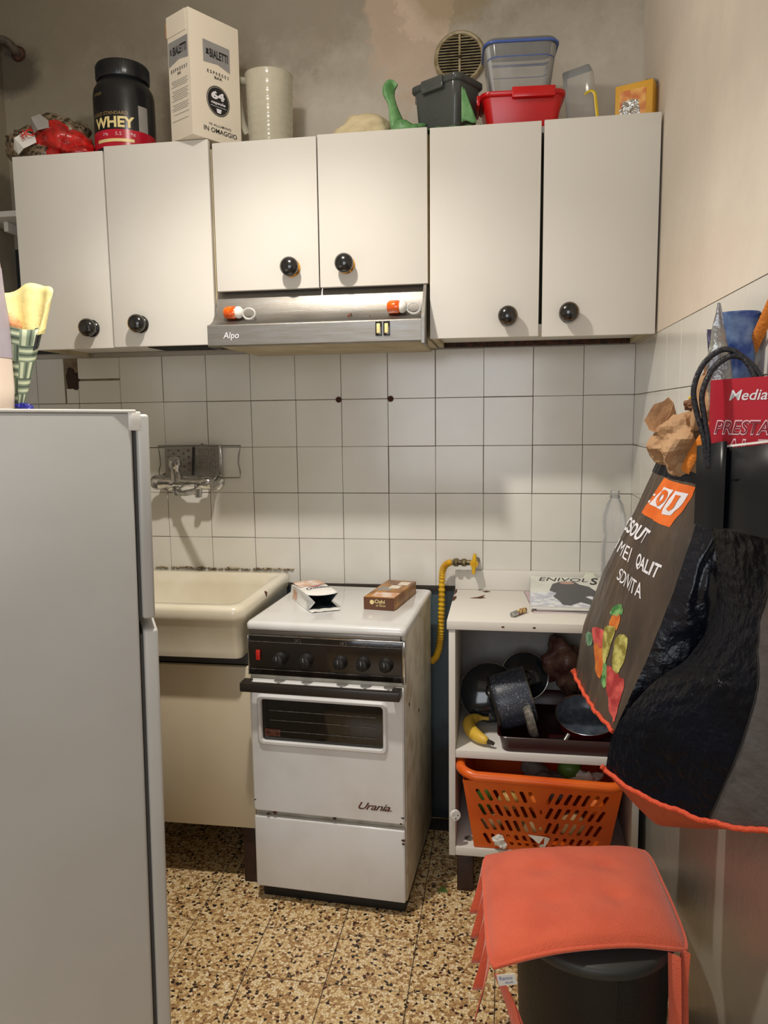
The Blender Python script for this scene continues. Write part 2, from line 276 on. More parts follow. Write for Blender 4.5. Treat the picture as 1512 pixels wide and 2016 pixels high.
# ------------------------------------------------------------------ mesh builder
class MB:
    def __init__(s): s.bm = bmesh.new()
    def _add(s, tb, m=0, mtx=None):
        if mtx is not None: tb.transform(mtx)
        for f in tb.faces: f.material_index = m
        me = bpy.data.meshes.new('tmp'); tb.to_mesh(me); tb.free(); s.bm.from_mesh(me); bpy.data.meshes.remove(me); return s
    def box(s, x0, x1, y0, y1, z0, z1, b=0.0, m=0, mtx=None, seg=2):
        t = bmesh.new(); bmesh.ops.create_cube(t, size=1)
        for v in t.verts: v.co = V(((x0+x1)/2+v.co.x*(x1-x0), (y0+y1)/2+v.co.y*(y1-y0), (z0+z1)/2+v.co.z*(z1-z0)))
        if b > 0: bmesh.ops.bevel(t, geom=t.edges[:], offset=b, segments=seg, affect='EDGES', profile=0.5)
        return s._add(t, m, mtx)
    def loft(s, rings, closed=True, cap0=True, cap1=True, m=0, mtx=None, wrap=False, uv=False):
        t = bmesh.new(); R = [[t.verts.new(p) for p in r] for r in rings]
        n = len(rings[0]); last = n if closed else n-1
        L = t.loops.layers.uv.new('UVMap') if uv else None
        rr = range(len(R)) if wrap else range(len(R)-1)
        for i in rr:
            a, c = R[i], R[(i+1) % len(R)]
            for j in range(last):
                k = (j+1) % n
                try: f = t.faces.new((a[j], a[k], c[k], c[j]))
                except ValueError: continue
                if uv:
                    ii = i/(len(R)-1); i2 = (i+1)/(len(R)-1)
                    for lp, q in zip(f.loops, ((j/n, ii), ((j+1)/n, ii), ((j+1)/n, i2), (j/n, i2))): lp[L].uv = q
        if closed and not wrap:
            if cap0: t.faces.new(list(reversed(R[0])))
            if cap1: t.faces.new(R[-1])
        bmesh.ops.remove_doubles(t, verts=t.verts[:], dist=1e-6)
        bmesh.ops.recalc_face_normals(t, faces=t.faces[:])
        if uv:
            for f in t.faces: f.material_index = m
            me = bpy.data.meshes.new('tmp'); t.to_mesh(me); t.free(); s.bm.from_mesh(me); bpy.data.meshes.remove(me); return s
        return s._add(t, m, mtx)
    def lathe(s, prof, c=(0, 0, 0), axis=(0, 0, 1), seg=32, m=0, cap0=True, cap1=True, mtx=None, uv=False, ry=1.0):
        q = V((0, 0, 1)).rotation_difference(V(axis)); c = V(c)
        rings = [[c+q @ V((r*math.cos(2*PI*j/seg), ry*r*math.sin(2*PI*j/seg), h)) for j in range(seg)] for r, h in [(max(a, 1e-4), b) for a, b in prof]]
        return s.loft(rings, m=m, cap0=cap0, cap1=cap1, mtx=mtx, uv=uv)
    def cyl(s, p0, p1, r0, r1=None, seg=16, m=0):
        p0, p1 = V(p0), V(p1); r1 = r0 if r1 is None else r1; h = (p1-p0).length
        return s.lathe([(r0, 0), (r1, h)], p0, p1-p0, seg, m)
    def tube(s, pts, r, seg=10, m=0, closed=False, flat=None, sm=0):
        pts = [V(p) for p in pts]
        if sm: pts = spline(pts, sm, closed)
        n = len(pts); rings = []; up = None
        for i, p in enumerate(pts):
            a = pts[(i-1) % n] if (closed or i > 0) else p; b_ = pts[(i+1) % n] if (closed or i < n-1) else p
            d = (b_-a).normalized()
            if up is None: up = d.orthogonal().normalized()
            up = (up-d*up.dot(d)).normalized(); sd = d.cross(up)
            rr = r(i/(n-1)) if callable(r) else r
            fx, fy = flat if flat else (1, 1)
            rings.append([p+up*math.cos(2*PI*j/seg)*rr*fx+sd*math.sin(2*PI*j/seg)*rr*fy for j in range(seg)])
        return s.loft(rings, m=m, wrap=closed)
    def ball(s, c, r, sub=3, m=0, crump=0, freq=8, seed=0, mtx=None):
        t = bmesh.new(); bmesh.ops.create_icosphere(t, subdivisions=sub, radius=1)
        r = (r, r, r) if isinstance(r, (int, float)) else r
        for v in t.verts:
            k = 1.0
            if crump: k += crump*0.9*noise.noise(v.co*1.3+V((seed, seed*2, 0)))+crump*0.45*(0.5-abs(noise.noise(v.co*freq*0.45+V((seed, 0, seed))))*2)*0.6+crump*0.15*noise.noise(v.co*freq+V((0, seed, 0)))
            v.co = V(c)+V((v.co.x*r[0], v.co.y*r[1], v.co.z*r[2]))*k
        return s._add(t, m, mtx)
    def surf(s, fn, nu, nv, m=0, thick=0, uv=False):
        g = [[V(fn(i/nu, j/nv)) for i in range(nu+1)] for j in range(nv+1)]
        s.loft(g, closed=False, m=m, uv=uv)
        return s
    def prism(s, poly, fn, d, m=0):
        """polygon poly in 2D mapped by fn(u, v, w) for w = 0 and w = d"""
        return s.loft([[V(fn(u, v, 0)) for u, v in poly], [V(fn(u, v, d)) for u, v in poly]], m=m)
    def faces2d(s, loops, fn, m=0, sub=0, maxlen=0.01):
        """filled 2D outline(s) with holes, mapped by fn(u, v)"""
        t = bmesh.new(); es = []
        for lp in loops:
            vs = [t.verts.new((u, v, 0)) for u, v in lp]
            es += [t.edges.new((vs[i], vs[(i+1) % len(vs)])) for i in range(len(vs))]
        bmesh.ops.triangle_fill(t, use_beauty=True, edges=es, normal=(0, 0, 1))
        for _ in range(sub): bmesh.ops.subdivide_edges(t, edges=t.edges[:], cuts=1, use_grid_fill=True)
        for v in t.verts: v.co = V(fn(v.co.x, v.co.y))
        return s._add(t, m)
def spline(pts, k=6, closed=False):
    pts = [V(p) for p in pts]; n = len(pts); out = []
    for i in range(n if closed else n-1):
        if closed: a, b, c, d = pts[(i-1) % n], pts[i], pts[(i+1) % n], pts[(i+2) % n]
        else: a, b, c, d = pts[max(i-1, 0)], pts[i], pts[i+1], pts[min(i+2, n-1)]
        for j in range(k):
            t = j/k; out.append(0.5*((2*b)+(c-a)*t+(2*a-5*b+4*c-d)*t*t+(3*b-a-3*c+d)*t**3))
    if not closed: out.append(pts[-1])
    return out
def rrect(x0, x1, y0, y1, r, z, k=5):
    out = []
    for cx, cy, a0 in ((x1-r, y1-r, 0), (x0+r, y1-r, 90), (x0+r, y0+r, 180), (x1-r, y0+r, 270)):
        for j in range(k+1):
            a = math.radians(a0+90*j/k); out.append(V((cx+r*math.cos(a), cy+r*math.sin(a), z)))
    return out

ROOT = {}
def tag(o, label, cat, group=None):
    o['label'] = label; o['category'] = cat
    if group: o['group'] = group
def thing(name, label, cat, loc, rot=0.0, group=None, tilt=None):
    o = bpy.data.objects.new(name, None); COL.objects.link(o); o.empty_display_size = 0.02
    o.location = loc; o.rotation_euler = tilt if tilt else (0, 0, rot)
    tag(o, label, cat, group)
    from mathutils import Euler
    ROOT[o.name] = (Matrix.Translation(V(loc)) @ Euler(o.rotation_euler).to_matrix().to_4x4()).inverted()
    return o
def obj(name, mb, mats, parent=None, world=True, smooth=40, label=None, flat=False, kind=None):
    bm = mb.bm if isinstance(mb, MB) else mb
    if parent is not None and parent.name in ROOT:
        if world: bm.transform(ROOT[parent.name])
    me = bpy.data.meshes.new(name); bm.normal_update(); bm.to_mesh(me); bm.free()
    for m in (mats if isinstance(mats, (list, tuple)) else [mats]): me.materials.append(m)
    if not flat:
        me.shade_smooth()
        if smooth < 180: me.set_sharp_from_angle(angle=math.radians(smooth))
    o = bpy.data.objects.new(name, me); COL.objects.link(o)
    if parent is not None:
        o.parent = parent
        if parent.name in ROOT: ROOT[o.name] = ROOT[parent.name]
    if label: o['label'] = label
    if kind: o['kind'] = kind
    return o
def single(name, label, cat, mb, mats, base=None, group=None, **k):
    """a thing that is one mesh, its origin at its base"""
    bm = mb.bm
    if base is None:
        xs = [v.co for v in bm.verts]; base = V((sum(v.x for v in xs)/len(xs), sum(v.y for v in xs)/len(xs), min(v.z for v in xs)))
    base = V(base); bm.transform(Matrix.Translation(-base))
    o = obj(name, mb, mats, **k); o.location = base; tag(o, label, cat, group)
    ROOT[o.name] = Matrix.Translation(-base)
    return o
def struct(name, mb, mats, parent=None, **k):
    o = obj(name, mb, mats, parent, **k); o['kind'] = 'structure'; return o
def dup(root, loc, rot=None, label=None):
    r = root.copy(); COL.objects.link(r); r.location = loc
    if rot is not None: r.rotation_euler = rot
    if label: r['label'] = label
    for ch in list(root.children):
        c = ch.copy(); COL.objects.link(c); c.parent = r
        for g in ch.children:
            d = g.copy(); COL.objects.link(d); d.parent = c
    return r
def solid(o, t, off=-1):
    md = o.modifiers.new('solid', 'SOLIDIFY'); md.thickness = t; md.offset = off; return o

_tc = {}
def text_bm(s, bold=0.0, shear=0.0, sp=1.0):
    """text outlines filled, normalised to the unit square"""
    cu_ = bpy.data.curves.new('t', 'FONT'); cu_.body = s; cu_.size = 1; cu_.offset = bold; cu_.shear = shear; cu_.resolution_u = 3; cu_.space_character = sp
    cu_.fill_mode = 'BOTH'
    o = bpy.data.objects.new('t', cu_); COL.objects.link(o); bpy.context.view_layer.update()
    me = bpy.data.meshes.new_from_object(o)
    bm = bmesh.new(); bm.from_mesh(me)
    bpy.data.objects.remove(o); bpy.data.curves.remove(cu_); bpy.data.meshes.remove(me)
    xs = [v.co.x for v in bm.verts]; ys = [v.co.y for v in bm.verts]
    x0, x1, y0, y1 = min(xs), max(xs), min(ys), max(ys)
    for v in bm.verts: v.co = V(((v.co.x-x0)/(x1-x0), (v.co.y-y0)/(y1-y0), 0))
    return bm
def text(mb, s, fn, m=0, bold=0.0, shear=0.0, sp=1.0, cuts=0):
    """fn maps the unit square (u right, v up) to a 3D point"""
    bm = text_bm(s, bold, shear, sp)
    for _ in range(cuts):
        es = [e for e in bm.edges if e.calc_length() > 0.06]
        if es: bmesh.ops.subdivide_edges(bm, edges=es, cuts=1); bmesh.ops.triangulate(bm, faces=bm.faces[:])
    for v in bm.verts: v.co = V(fn(v.co.x, v.co.y))
    return mb._add(bm, m)
def plane_fn(P, U, W, off=(0, 0, 0)):
    P, U, W, off = V(P), V(U), V(W), V(off)
    return lambda u, v: P+U*u+W*v+off
def bil(q):
    a, b, c, d = [V(p+(0,)) for p in q]   # TL TR BR BL
    return lambda u, v: (a*(1-u)+b*u)*v+(d*(1-u)+c*u)*(1-v)
def circ(n, cx=0, cy=0, rx=1, ry=None):
    ry = rx if ry is None else ry
    return [(cx+rx*math.cos(2*PI*i/n), cy+ry*math.sin(2*PI*i/n)) for i in range(n)]

# ================================================================== ROOM
YF, XL, ZC = -4.2, -2.0, 2.78
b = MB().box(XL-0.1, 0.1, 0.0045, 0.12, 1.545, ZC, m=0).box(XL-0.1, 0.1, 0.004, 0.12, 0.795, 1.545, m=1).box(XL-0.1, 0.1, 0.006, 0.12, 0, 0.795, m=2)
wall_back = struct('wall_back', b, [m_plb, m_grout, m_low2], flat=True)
b = MB().box(-0.002, 0.1, YF, 0.12, 1.545, ZC, m=0).box(0.002, 0.1, YF, 0.12, 0.795, 1.545, m=1).box(-0.001, 0.1, YF, 0.12, 0, 0.795, m=2)
wall_right = struct('wall_right', b, [m_plr, m_grout, m_low], flat=True)
wall_left = struct('wall_left', MB().box(XL-0.1, XL, YF, 0.12, 0, ZC), m_plb, flat=True)
b = MB().box(XL-0.1, -1.6, YF-0.1, YF, 0, ZC).box(-0.2, 0.1, YF-0.1, YF, 0, ZC).box(-1.6, -0.2, YF-0.1, YF, 0, 0.75).box(-1.6, -0.2, YF-0.1, YF, 2.35, ZC)
wall_front = struct('wall_front', b, m_roomw, flat=True)
b = MB()
for x0, x1, z0, z1 in ((-1.6, -1.54, 0.75, 2.35), (-0.26, -0.2, 0.75, 2.35), (-1.6, -0.2, 0.75, 0.81), (-1.6, -0.2, 2.29, 2.35), (-0.92, -0.88, 0.75, 2.35)): b.box(x0, x1, YF-0.07, YF-0.02, z0, z1, 0.004)
added_window_1 = struct('added_window_1', b, m_frame)  # unseen window frame, added to go with the rear fill light
struct('ceiling', MB().box(XL-0.1, 0.1, YF-0.1, 0.12, ZC, ZC+0.1), m_ceil, flat=True)
floor = struct('floor', MB().box(XL-0.1, 0.1, YF-0.1, 0.12, -0.1, -0.0015), m_terr, flat=True)
# wall tiles, shared meshes
def tile_mesh(wd, ht):
    t = MB().box(0.0009, wd-0.0009, -0.001, 0.008, 0.0009, ht-0.0009, 0.0008, seg=1)
    bmesh.ops.recalc_face_normals(t.bm, faces=t.bm.faces[:])
    me = bpy.data.meshes.new('tile'); t.bm.to_mesh(me); t.bm.free(); me.materials.append(m_tile); return me
TM = tile_mesh(0.15, 0.15); TMn = tile_mesh(0.05, 0.15)
def put(name, me, parent, loc, rot=(0, 0, 0)):
    o = bpy.data.objects.new(name, me); COL.objects.link(o); o.parent = parent; o.location = loc; o.rotation_euler = rot
    o['kind'] = 'structure'; return o
for r in range(5):
    z = 0.795+0.15*r
    for c in range(13):
        if c >= 11 and r == 4: continue
        j = (random.uniform(-0.0006, 0.0006), random.uniform(-0.0006, 0), random.uniform(-0.0006, 0.0006))
        put('tile', TM, wall_back, (-0.15*(c+1)+j[0], j[1], z+j[2]), (random.uniform(-0.002, 0.002), 0, random.uniform(-0.002, 0.002)))
    put('tile', TMn, wall_back, (-2.0, 0, z))
    for c in range(12):
        put('tile', TM, wall_right, (random.uniform(-0.0006, 0), -0.15*c+random.uniform(-0.0005, 0.0005)-0.001, z), (0, 0, -PI/2+random.uniform(-0.002, 0.002)))
# cut and broken tiles round a hole in the top row
def tile_piece(x0, x1, z0, z1):
    put('tile', (lambda t: t)(tile_mesh(x1-x0, z1-z0)), wall_back, (x0, 0, z0))
tile_piece(-1.80, -1.65, 1.395, 1.47); tile_piece(-1.80, -1.65, 1.475, 1.545); tile_piece(-1.845, -1.80, 1.395, 1.445); tile_piece(-1.95, -1.85, 1.395, 1.545)
o = struct('trim_1', MB().ball((-1.815, 0.004, 1.475), (0.026, 0.007, 0.040), 3, crump=0.7, freq=3, seed=4), mat('hole_brown', S(58, 44, 32), 0.9), wall_back)
struct('trim_2', MB().box(XL, -0.005, -0.004, 0.006, 0.78, 0.796, 0.001), m_trimdark, wall_back)
# two drilled anchor holes and a small stain
for hx, hz in ((-0.908, 1.394), (-0.741, 1.394)):
    obj('wall_anchor', MB().lathe([(0.0095, 0), (0.0095, 0.004), (0.006, 0.005), (0.0045, 0.001)], (hx, -0.001, hz), (0, -1, 0), 14), m_rust, wall_back)
# sealant above the sink
b = MB()
for i in range(26):
    x = -1.55+0.019*i+random.uniform(-0.006, 0.006); b.ball((x, -0.004, 0.839+random.uniform(0, 0.004)), (random.uniform(0.006, 0.014), 0.004, random.uniform(0.0015, 0.004)), 2, crump=0.6, seed=i)
obj('sealant', b, mat('old_sealant', S(170, 156, 130), 0.7, nz=(90, 3, 0.5, 0.6), col2=S(84, 60, 44)), wall_back, kind='stuff')
# floor tiles
FM = MB().box(0.001, 0.199, 0.001, 0.177, -0.006, 0, 0.0008, seg=1)
fme = bpy.data.meshes.new('floor_tile'); FM.bm.to_mesh(fme); FM.bm.free(); fme.materials.append(m_terr)
for i in range(9):
    for k in range(9):
        put('floor_tile', fme, floor, (-1.8+0.2*i, -0.608+0.178*(2-k), 0.0008+random.uniform(-0.0002, 0.0002)))
struct('floor_tile_bed', MB().box(XL, 0.0, -1.62, 0.0, -0.003, -0.0008), m_trimdark, floor)

# ================================================================== WALL CABINETS
KNOB = None
def knob(x, z, door, y=-0.333, yellow=False):
    b = MB().lathe([(0.024, 0), (0.0245, 0.004), (0.021, 0.008), (0.013, 0.012)], (x, y, z), (0, -1, 0), 24, m=1 if yellow else 0)
    b.lathe([(0.013, 0.010), (0.013, 0.016), (0.0235, 0.019), (0.0255, 0.026), (0.0245, 0.033), (0.018, 0.040), (0.008, 0.0435), (0.0001, 0.044)], (x, y, z), (0, -1, 0), 28)
    if not yellow:
        b.lathe([(0.0208, 0.0405*0.62+0.0125), (0.0212, 0.0385)], (x, y, z), (0, -1, 0), 24, m=1, cap0=False, cap1=False)
    obj('knob', b, [m_blk, m_gold], door)
def wall_cab(label, x0, x1, z0, z1, doors, group='white wall cabinets over the worktops'):
    t = thing('wall_cabinet', label, 'cabinet', ((x0+x1)/2, -0.16, z0), 0, group)
    b = MB(); th = 0.016; y0, y1 = -0.311, -0.003
    b.box(x0, x0+th, y0, y1, z0, z1, 0.0008, m=1).box(x1-th, x1, y0, y1, z0, z1, 0.0008, m=1)
    b.box(x0+th, x1-th, y0, y1, z1-th, z1).box(x0+th, x1-th, y0, y1, z0+0.012, z0+0.012+th)
    b.box(x0+th, x1-th, y1-0.006, y1, z0+0.012, z1-th, m=2)
    obj('carcass', b, [m_lam, m_yel if z0 > 1.6 else m_lamin, m_lamin], t)
    for (a, c, d0, d1, kx, kz, yl, sk) in doors:
        bb = MB().box(a, c, -0.331, -0.313, d0, d1, 0.0015)
        if sk: bb.bm.transform(Matrix.Translation(V((a, 0, d0))) @ Matrix.Rotation(sk, 4, 'Y') @ Matrix.Translation(-V((a, 0, d0))))
        d = obj('door', bb, m_lam, t)
        knob(kx, kz, d, yellow=yl, y=-0.331)
    return t
wc1 = wall_cab('white two-door wall cabinet hanging over the sink, under the black tub', -1.766, -1.183, 1.548, 2.070,
    [(-1.766, -1.492, 1.543, 2.079, -1.553, 1.599, False, 0), (-1.488, -1.185, 1.545, 2.090, -1.404, 1.606, False, 0)])
wc2 = wall_cab('short white wall cabinet directly above the steel cooker hood', -1.178, -0.588, 1.692, 2.070,
    [(-1.174, -0.885, 1.688, 2.078, -0.960, 1.742, True, 0), (-0.882, -0.590, 1.688, 2.081, -0.810, 1.745, True, 0)])
wc3 = wall_cab('white two-door wall cabinet in the right corner, under the plastic boxes', -0.586, -0.006, 1.548, 2.070,
    [(-0.585, -0.301, 1.544, 2.078, -0.380, 1.595, False, 0.004), (-0.292, -0.008, 1.541, 2.078, -0.225, 1.599, False, 0)])
# dark duct slot in the underside of the left cabinet
obj('slot_panel', MB().box(-1.42, -1.21, -0.26, -0.14, 1.548, 1.5595), m_dark, wc1)
for yy in (-0.275,): obj('rail', MB().box(-1.75, -1.20, -0.30, -0.285, 1.549, 1.5595, 0.001), m_lamin, wc1)
obj('back_rail', MB().box(-0.57, -0.022, -0.03, -0.010, 1.546, 1.5595, 0.001), m_rust, wc3)

# ================================================================== COOKER HOOD
t = thing('cooker_hood', 'brushed steel cooker hood with sloping visor under the short wall cabinet', 'cooker hood', (-0.885, -0.2, 1.53))
x0, x1 = -1.183, -0.590
prof = [(-0.305, 1.690), (-0.318, 1.655), (-0.332, 1.628), (-0.350, 1.606), (-0.372, 1.594), (-0.392, 1.590), (-0.394, 1.587), (-0.394, 1.536), (-0.390, 1.532), (-0.380, 1.532), (-0.380, 1.545), (-0.30, 1.56), (-0.295, 1.60), (-0.295, 1.690)]
obj('visor', MB().loft([[V((x, y, z)) for y, z in prof] for x in (x0, x1-0.012)]), m_steel, t, smooth=25)
obj('end_plate', MB().loft([[V((x, y, z)) for y, z in ((-0.300, 1.690), (-0.333, 1.685), (-0.398, 1.595), (-0.398, 1.528), (-0.300, 1.528))] for x in (x1-0.011, x1-0.003)]), m_steel, t, flat=True)
obj('end_plate', MB().loft([[V((x, y, z)) for y, z in ((-0.300, 1.690), (-0.318, 1.655), (-0.350, 1.604), (-0.390, 1.588), (-0.390, 1.532), (-0.300, 1.532))] for x in (x0+0.0005, x0+0.004)]), m_steel, t, flat=True)
obj('housing', MB().box(x0+0.002, x1-0.002, -0.296, -0.005, 1.545, 1.690, 0.002), m_lamin, t)
obj('underside_panel', MB().box(x0+0.02, x1-0.02, -0.375, -0.02, 1.535, 1.547, 0.001), m_lamin, t)
for k, xs in enumerate((-0.713, -0.692)):
    s = obj('switch', MB().box(xs-0.0085, xs+0.0085, -0.3975, -0.392, 1.549, 1.586, 0.0008), m_blk, t)
    obj('rocker', MB().box(xs-0.0048, xs+0.0048, -0.402, -0.396, 1.555, 1.580, 0.0015), m_cream, s)
b = MB(); text(b, 'Alpo', plane_fn((-1.138, -0.3955, 1.548), (0.044, 0, 0), (0, 0, 0.022)), shear=0.15); obj('lettering', b, m_inkw, t, label='pale script lettering')
for (a, c, e) in ((-0.80, 1.607, 0.004), (-0.794, 1.612, 0.0025), (-0.742, 1.604, 0.0025), (-0.805, 1.60, 0.002)):
    obj('stain', MB().ball((a, -0.352, c), (e, 0.0014, e*1.4), 2, crump=0.5), m_slot, t)
def mini_bottle(x, z, y, lab):
    t = thing('mini_bottle', lab, 'bottle', (x, y, z-0.018), 0, 'orange mini bottles on the cooker hood')
    ax = V((1, -0.10, -0.02)).normalized()
    P = V((x, y, z))
    obj('body', MB().lathe([(0.002, 0), (0.014, 0.003), (0.0175, 0.010), (0.0175, 0.030), (0.015, 0.036)], P, ax, 18), m_orgl, t, label='see-through orange body')
    obj('collar', MB().lathe([(0.015, 0.0362), (0.0165, 0.040), (0.0155, 0.047), (0.011, 0.052), (0.006, 0.055)], P, ax, 18), m_white, t, label='white collar')
    R = [P+ax*(0.073+0.018*math.cos(a))+V((0, -0.002, 0.014*math.sin(a)-0.004)) for a in [2*PI*i/20 for i in range(20)]]
    obj('ring', MB().tube(R, 0.0026, 8, closed=True), film('clear_ring_plastic', (0.9, 0.9, 0.9, 1), S(230, 230, 226), 0.08, 0.5), t, label='clear plastic ring')
mini_bottle(-1.148, 1.627, -0.352, 'small orange bottle with a clear ring lying on the hood above the lettering')
mini_bottle(-0.697, 1.627, -0.352, 'small orange bottle with a clear ring lying on the hood above the switches')

# ================================================================== TILE-WALL THINGS: GRATER, FAUCET, GAS VALVE
t = thing('grater', 'flat metal grater with wire frame hanging behind the faucet', 'grater', (-1.38, -0.012, 1.146))
fr = [(-1.521, -0.013, 1.251), (-1.37, -0.014, 1.252), (-1.236, -0.013, 1.250), (-1.243, -0.013, 1.22), (-1.246, -0.013, 1.195), (-1.240, -0.013, 1.165), (-1.241, -0.013, 1.146), (-1.37, -0.013, 1.144), (-1.517, -0.013, 1.146), (-1.523, -0.013, 1.165), (-1.516, -0.013, 1.19), (-1.517, -0.013, 1.22)]
obj('wire_frame', MB().tube(fr, 0.0022, 8, closed=True), m_steel, t)
plate = [(-1.498, 1.150), (-1.304, 1.150), (-1.304, 1.249), (-1.498, 1.249)]
holes = []
for i in range(5):
    for j in range(4): holes.append(circ(8, -1.484+i*0.0175, 1.235-j*0.021-(0.009 if i % 2 else 0), 0.0042))
for i in range(9):
    for j in range(11): holes.append(circ(6, -1.378+i*0.0068, 1.240-j*0.0078-(0.0035 if i % 2 else 0), 0.0018))
g = obj('grating_plate', MB().faces2d([plate]+holes, lambda u, v: (u, -0.015, v)), m_steel, t, flat=True); solid(g, 0.0012)
obj('spine', MB().box(-1.308, -1.300, -0.021, -0.009, 1.148, 1.252, 0.002), m_chrome, t)
obj('divider', MB().cyl((-1.402, -0.018, 1.155), (-1.396, -0.018, 1.247), 0.0035), m_blkm, t)
obj('hook', MB().tube([(-1.37, -0.001, 1.256), (-1.37, -0.018, 1.256), (-1.37, -0.018, 1.250)], 0.002), m_steel, t)

t = thing('faucet', 'chrome wall-mounted mixer tap above the sink', 'faucet', (-1.41, -0.05, 1.09))
for x in (-1.497, -1.330):
    obj('rosette', MB().lathe([(0.031, 0), (0.030, 0.006), (0.020, 0.014), (0.014, 0.03), (0.014, 0.062)], (x, -0.002, 1.132), (0, -1, 0), 24), m_chrome, t)
obj('body', MB().lathe([(0.004, 0), (0.020, 0.003), (0.0245, 0.012), (0.0235, 0.032), (0.0185, 0.05), (0.0195, 0.075), (0.019, 0.10), (0.0125, 0.115), (0.0125, 0.155), (0.020, 0.160), (0.0225, 0.170), (0.0225, 0.196), (0.019, 0.203), (0.004, 0.204)], (-1.519, -0.072, 1.136), (1, -0.01, -0.01), 24), m_chrome, t)
obj('lever', MB().lathe([(0.021, 0), (0.018, 0.02), (0.0155, 0.04), (0.0185, 0.046), (0.021, 0.056), (0.020, 0.07), (0.012, 0.078), (0.002, 0.08)], (-1.434, -0.075, 1.140), (0.02, -0.12, 1), 22), m_chrome, t)
obj('diverter', MB().cyl((-1.365, -0.078, 1.128), (-1.365, -0.078, 1.102), 0.0085, 0.0075).cyl((-1.365, -0.078, 1.104), (-1.365, -0.078, 1.096), 0.0105), m_chrome, t)
obj('spout', MB().tube([(-1.434, -0.075, 1.125), (-1.425, -0.085, 1.108), (-1.40, -0.108, 1.104), (-1.355, -0.15, 1.112), (-1.312, -0.192, 1.122)], 0.0095, 12, sm=5), m_chrome, t)
obj('aerator', MB().cyl((-1.312, -0.192, 1.126), (-1.312, -0.192, 1.100), 0.011, 0.0105), m_chrome, t)
obj('outlet', MB().lathe([(0.014, 0), (0.0125, -0.012), (0.013, -0.026), (0.009, -0.028)], (-1.434, -0.078, 1.122), (0, -0.15, 1), 18), m_chrome, t)

t = thing('gas_valve', 'yellow-handled gas valve on the tiles above the right counter', 'valve', (-0.50, -0.03, 0.86))
obj('pipe_fitting', MB().cyl((-0.47, 0.0, 0.882), (-0.474, -0.045, 0.882), 0.011).cyl((-0.545, -0.045, 0.882), (-0.463, -0.045, 0.882), 0.0085).lathe([(0.011, 0), (0.013, 0.003), (0.013, 0.013), (0.011, 0.016)], (-0.541, -0.045, 0.882), (1, 0, 0), 6).lathe([(0.011, 0), (0.0125, 0.003), (0.0125, 0.012), (0.010, 0.015)], (-0.515, -0.045, 0.882), (1, 0, 0), 8), m_brass, t)
obj('handle', MB().cyl((-0.476, -0.052, 0.882), (-0.476, -0.070, 0.882), 0.0135, 0.012, 20).tube([(-0.474, -0.066, 0.914), (-0.476, -0.066, 0.882), (-0.478, -0.064, 0.850)], lambda s: 0.0085-0.004*abs(2*s-1)), m_gold if False else m_hose, t)
t = thing('gas_hose', 'corrugated yellow gas hose bending down beside the stove', 'hose', (-0.60, -0.05, 0.56))
hp = spline([(-0.546, -0.045, 0.882), (-0.560, -0.045, 0.878), (-0.572, -0.045, 0.864), (-0.577, -0.045, 0.835), (-0.579, -0.045, 0.74), (-0.582, -0.045, 0.66), (-0.586, -0.048, 0.61), (-0.597, -0.055, 0.575), (-0.612, -0.06, 0.562)], 26)
n = len(hp); rings = []; up = None
for i, p in enumerate(hp):
    d = (hp[min(i+1, n-1)]-hp[max(i-1, 0)]).normalized(); up = V((0, 1, 0)); sd = d.cross(up).normalized(); r = 0.0098+0.0014*(1 if (i//2) % 2 else -1)
    rings.append([p+up*math.cos(2*PI*j/12)*r+sd*math.sin(2*PI*j/12)*r for j in range(12)])
obj('hose', MB().loft(rings), m_hose, t, smooth=80)
obj('end_fitting', MB().cyl((-0.608, -0.06, 0.563), (-0.632, -0.06, 0.556), 0.009).cyl((-0.632, -0.06, 0.556), (-0.645, -0.065, 0.555), 0.012), m_brass, t)

# ================================================================== SINK AND ITS CABINET
t = thing('sink', 'deep white ceramic sink with thick rounded rim beside the stove', 'sink', (-1.335, -0.25, 0.685))
X0, X1, Y0, Y1 = -1.62, -1.078, -0.495, -0.010
rg = [rrect(X0+0.015, X1-0.012, Y0+0.012, Y1, 0.02, 0.690), rrect(X0+0.012, X1-0.009, Y0+0.008, Y1, 0.025, 0.71), rrect(X0+0.012, X1-0.008, Y0+0.008, Y1, 0.03, 0.786),
      rrect(X0+0.004, X1-0.002, Y0+0.002, Y1, 0.035, 0.795), rrect(X0, X1, Y0, Y1, 0.035, 0.806), rrect(X0, X1, Y0, Y1, 0.035, 0.822), rrect(X0+0.004, X1-0.004, Y0+0.004, Y1, 0.032, 0.831), rrect(X0+0.012, X1-0.012, Y0+0.012, Y1-0.006, 0.03, 0.835),
      rrect(X0+0.040, X1-0.028, Y0+0.036, Y1-0.045, 0.035, 0.835), rrect(X0+0.052, X1-0.038, Y0+0.046, Y1-0.056, 0.035, 0.827), rrect(X0+0.058, X1-0.046, Y0+0.054, Y1-0.062, 0.035, 0.80),
      rrect(X0+0.07, X1-0.06, Y0+0.07, Y1-0.075, 0.04, 0.725), rrect(X0+0.09, X1-0.08, Y0+0.09, Y1-0.095, 0.05, 0.706)]
obj('basin', MB().loft(rg), m_ceram, t, smooth=60)
obj('stain', MB().ball((-1.081, -0.28, 0.822), (0.004, 0.012, 0.010), 2, crump=0.4), m_slot, t)
t = thing('sink_cabinet', 'cream base cabinet under the sink, its door plain', 'cabinet', (-1.34, -0.22, 0))
b = MB().box(-1.61, -1.595, -0.42, -0.01, 0.17, 0.683, 0.001).box(-1.090, -1.075, -0.42, -0.01, 0.17, 0.683, 0.001, m=1).box(-1.595, -1.090, -0.42, -0.01, 0.17, 0.186).box(-1.595, -1.090, -0.02, -0.01, 0.186, 0.683)
obj('carcass', b, [m_lamin, m_rust], t)
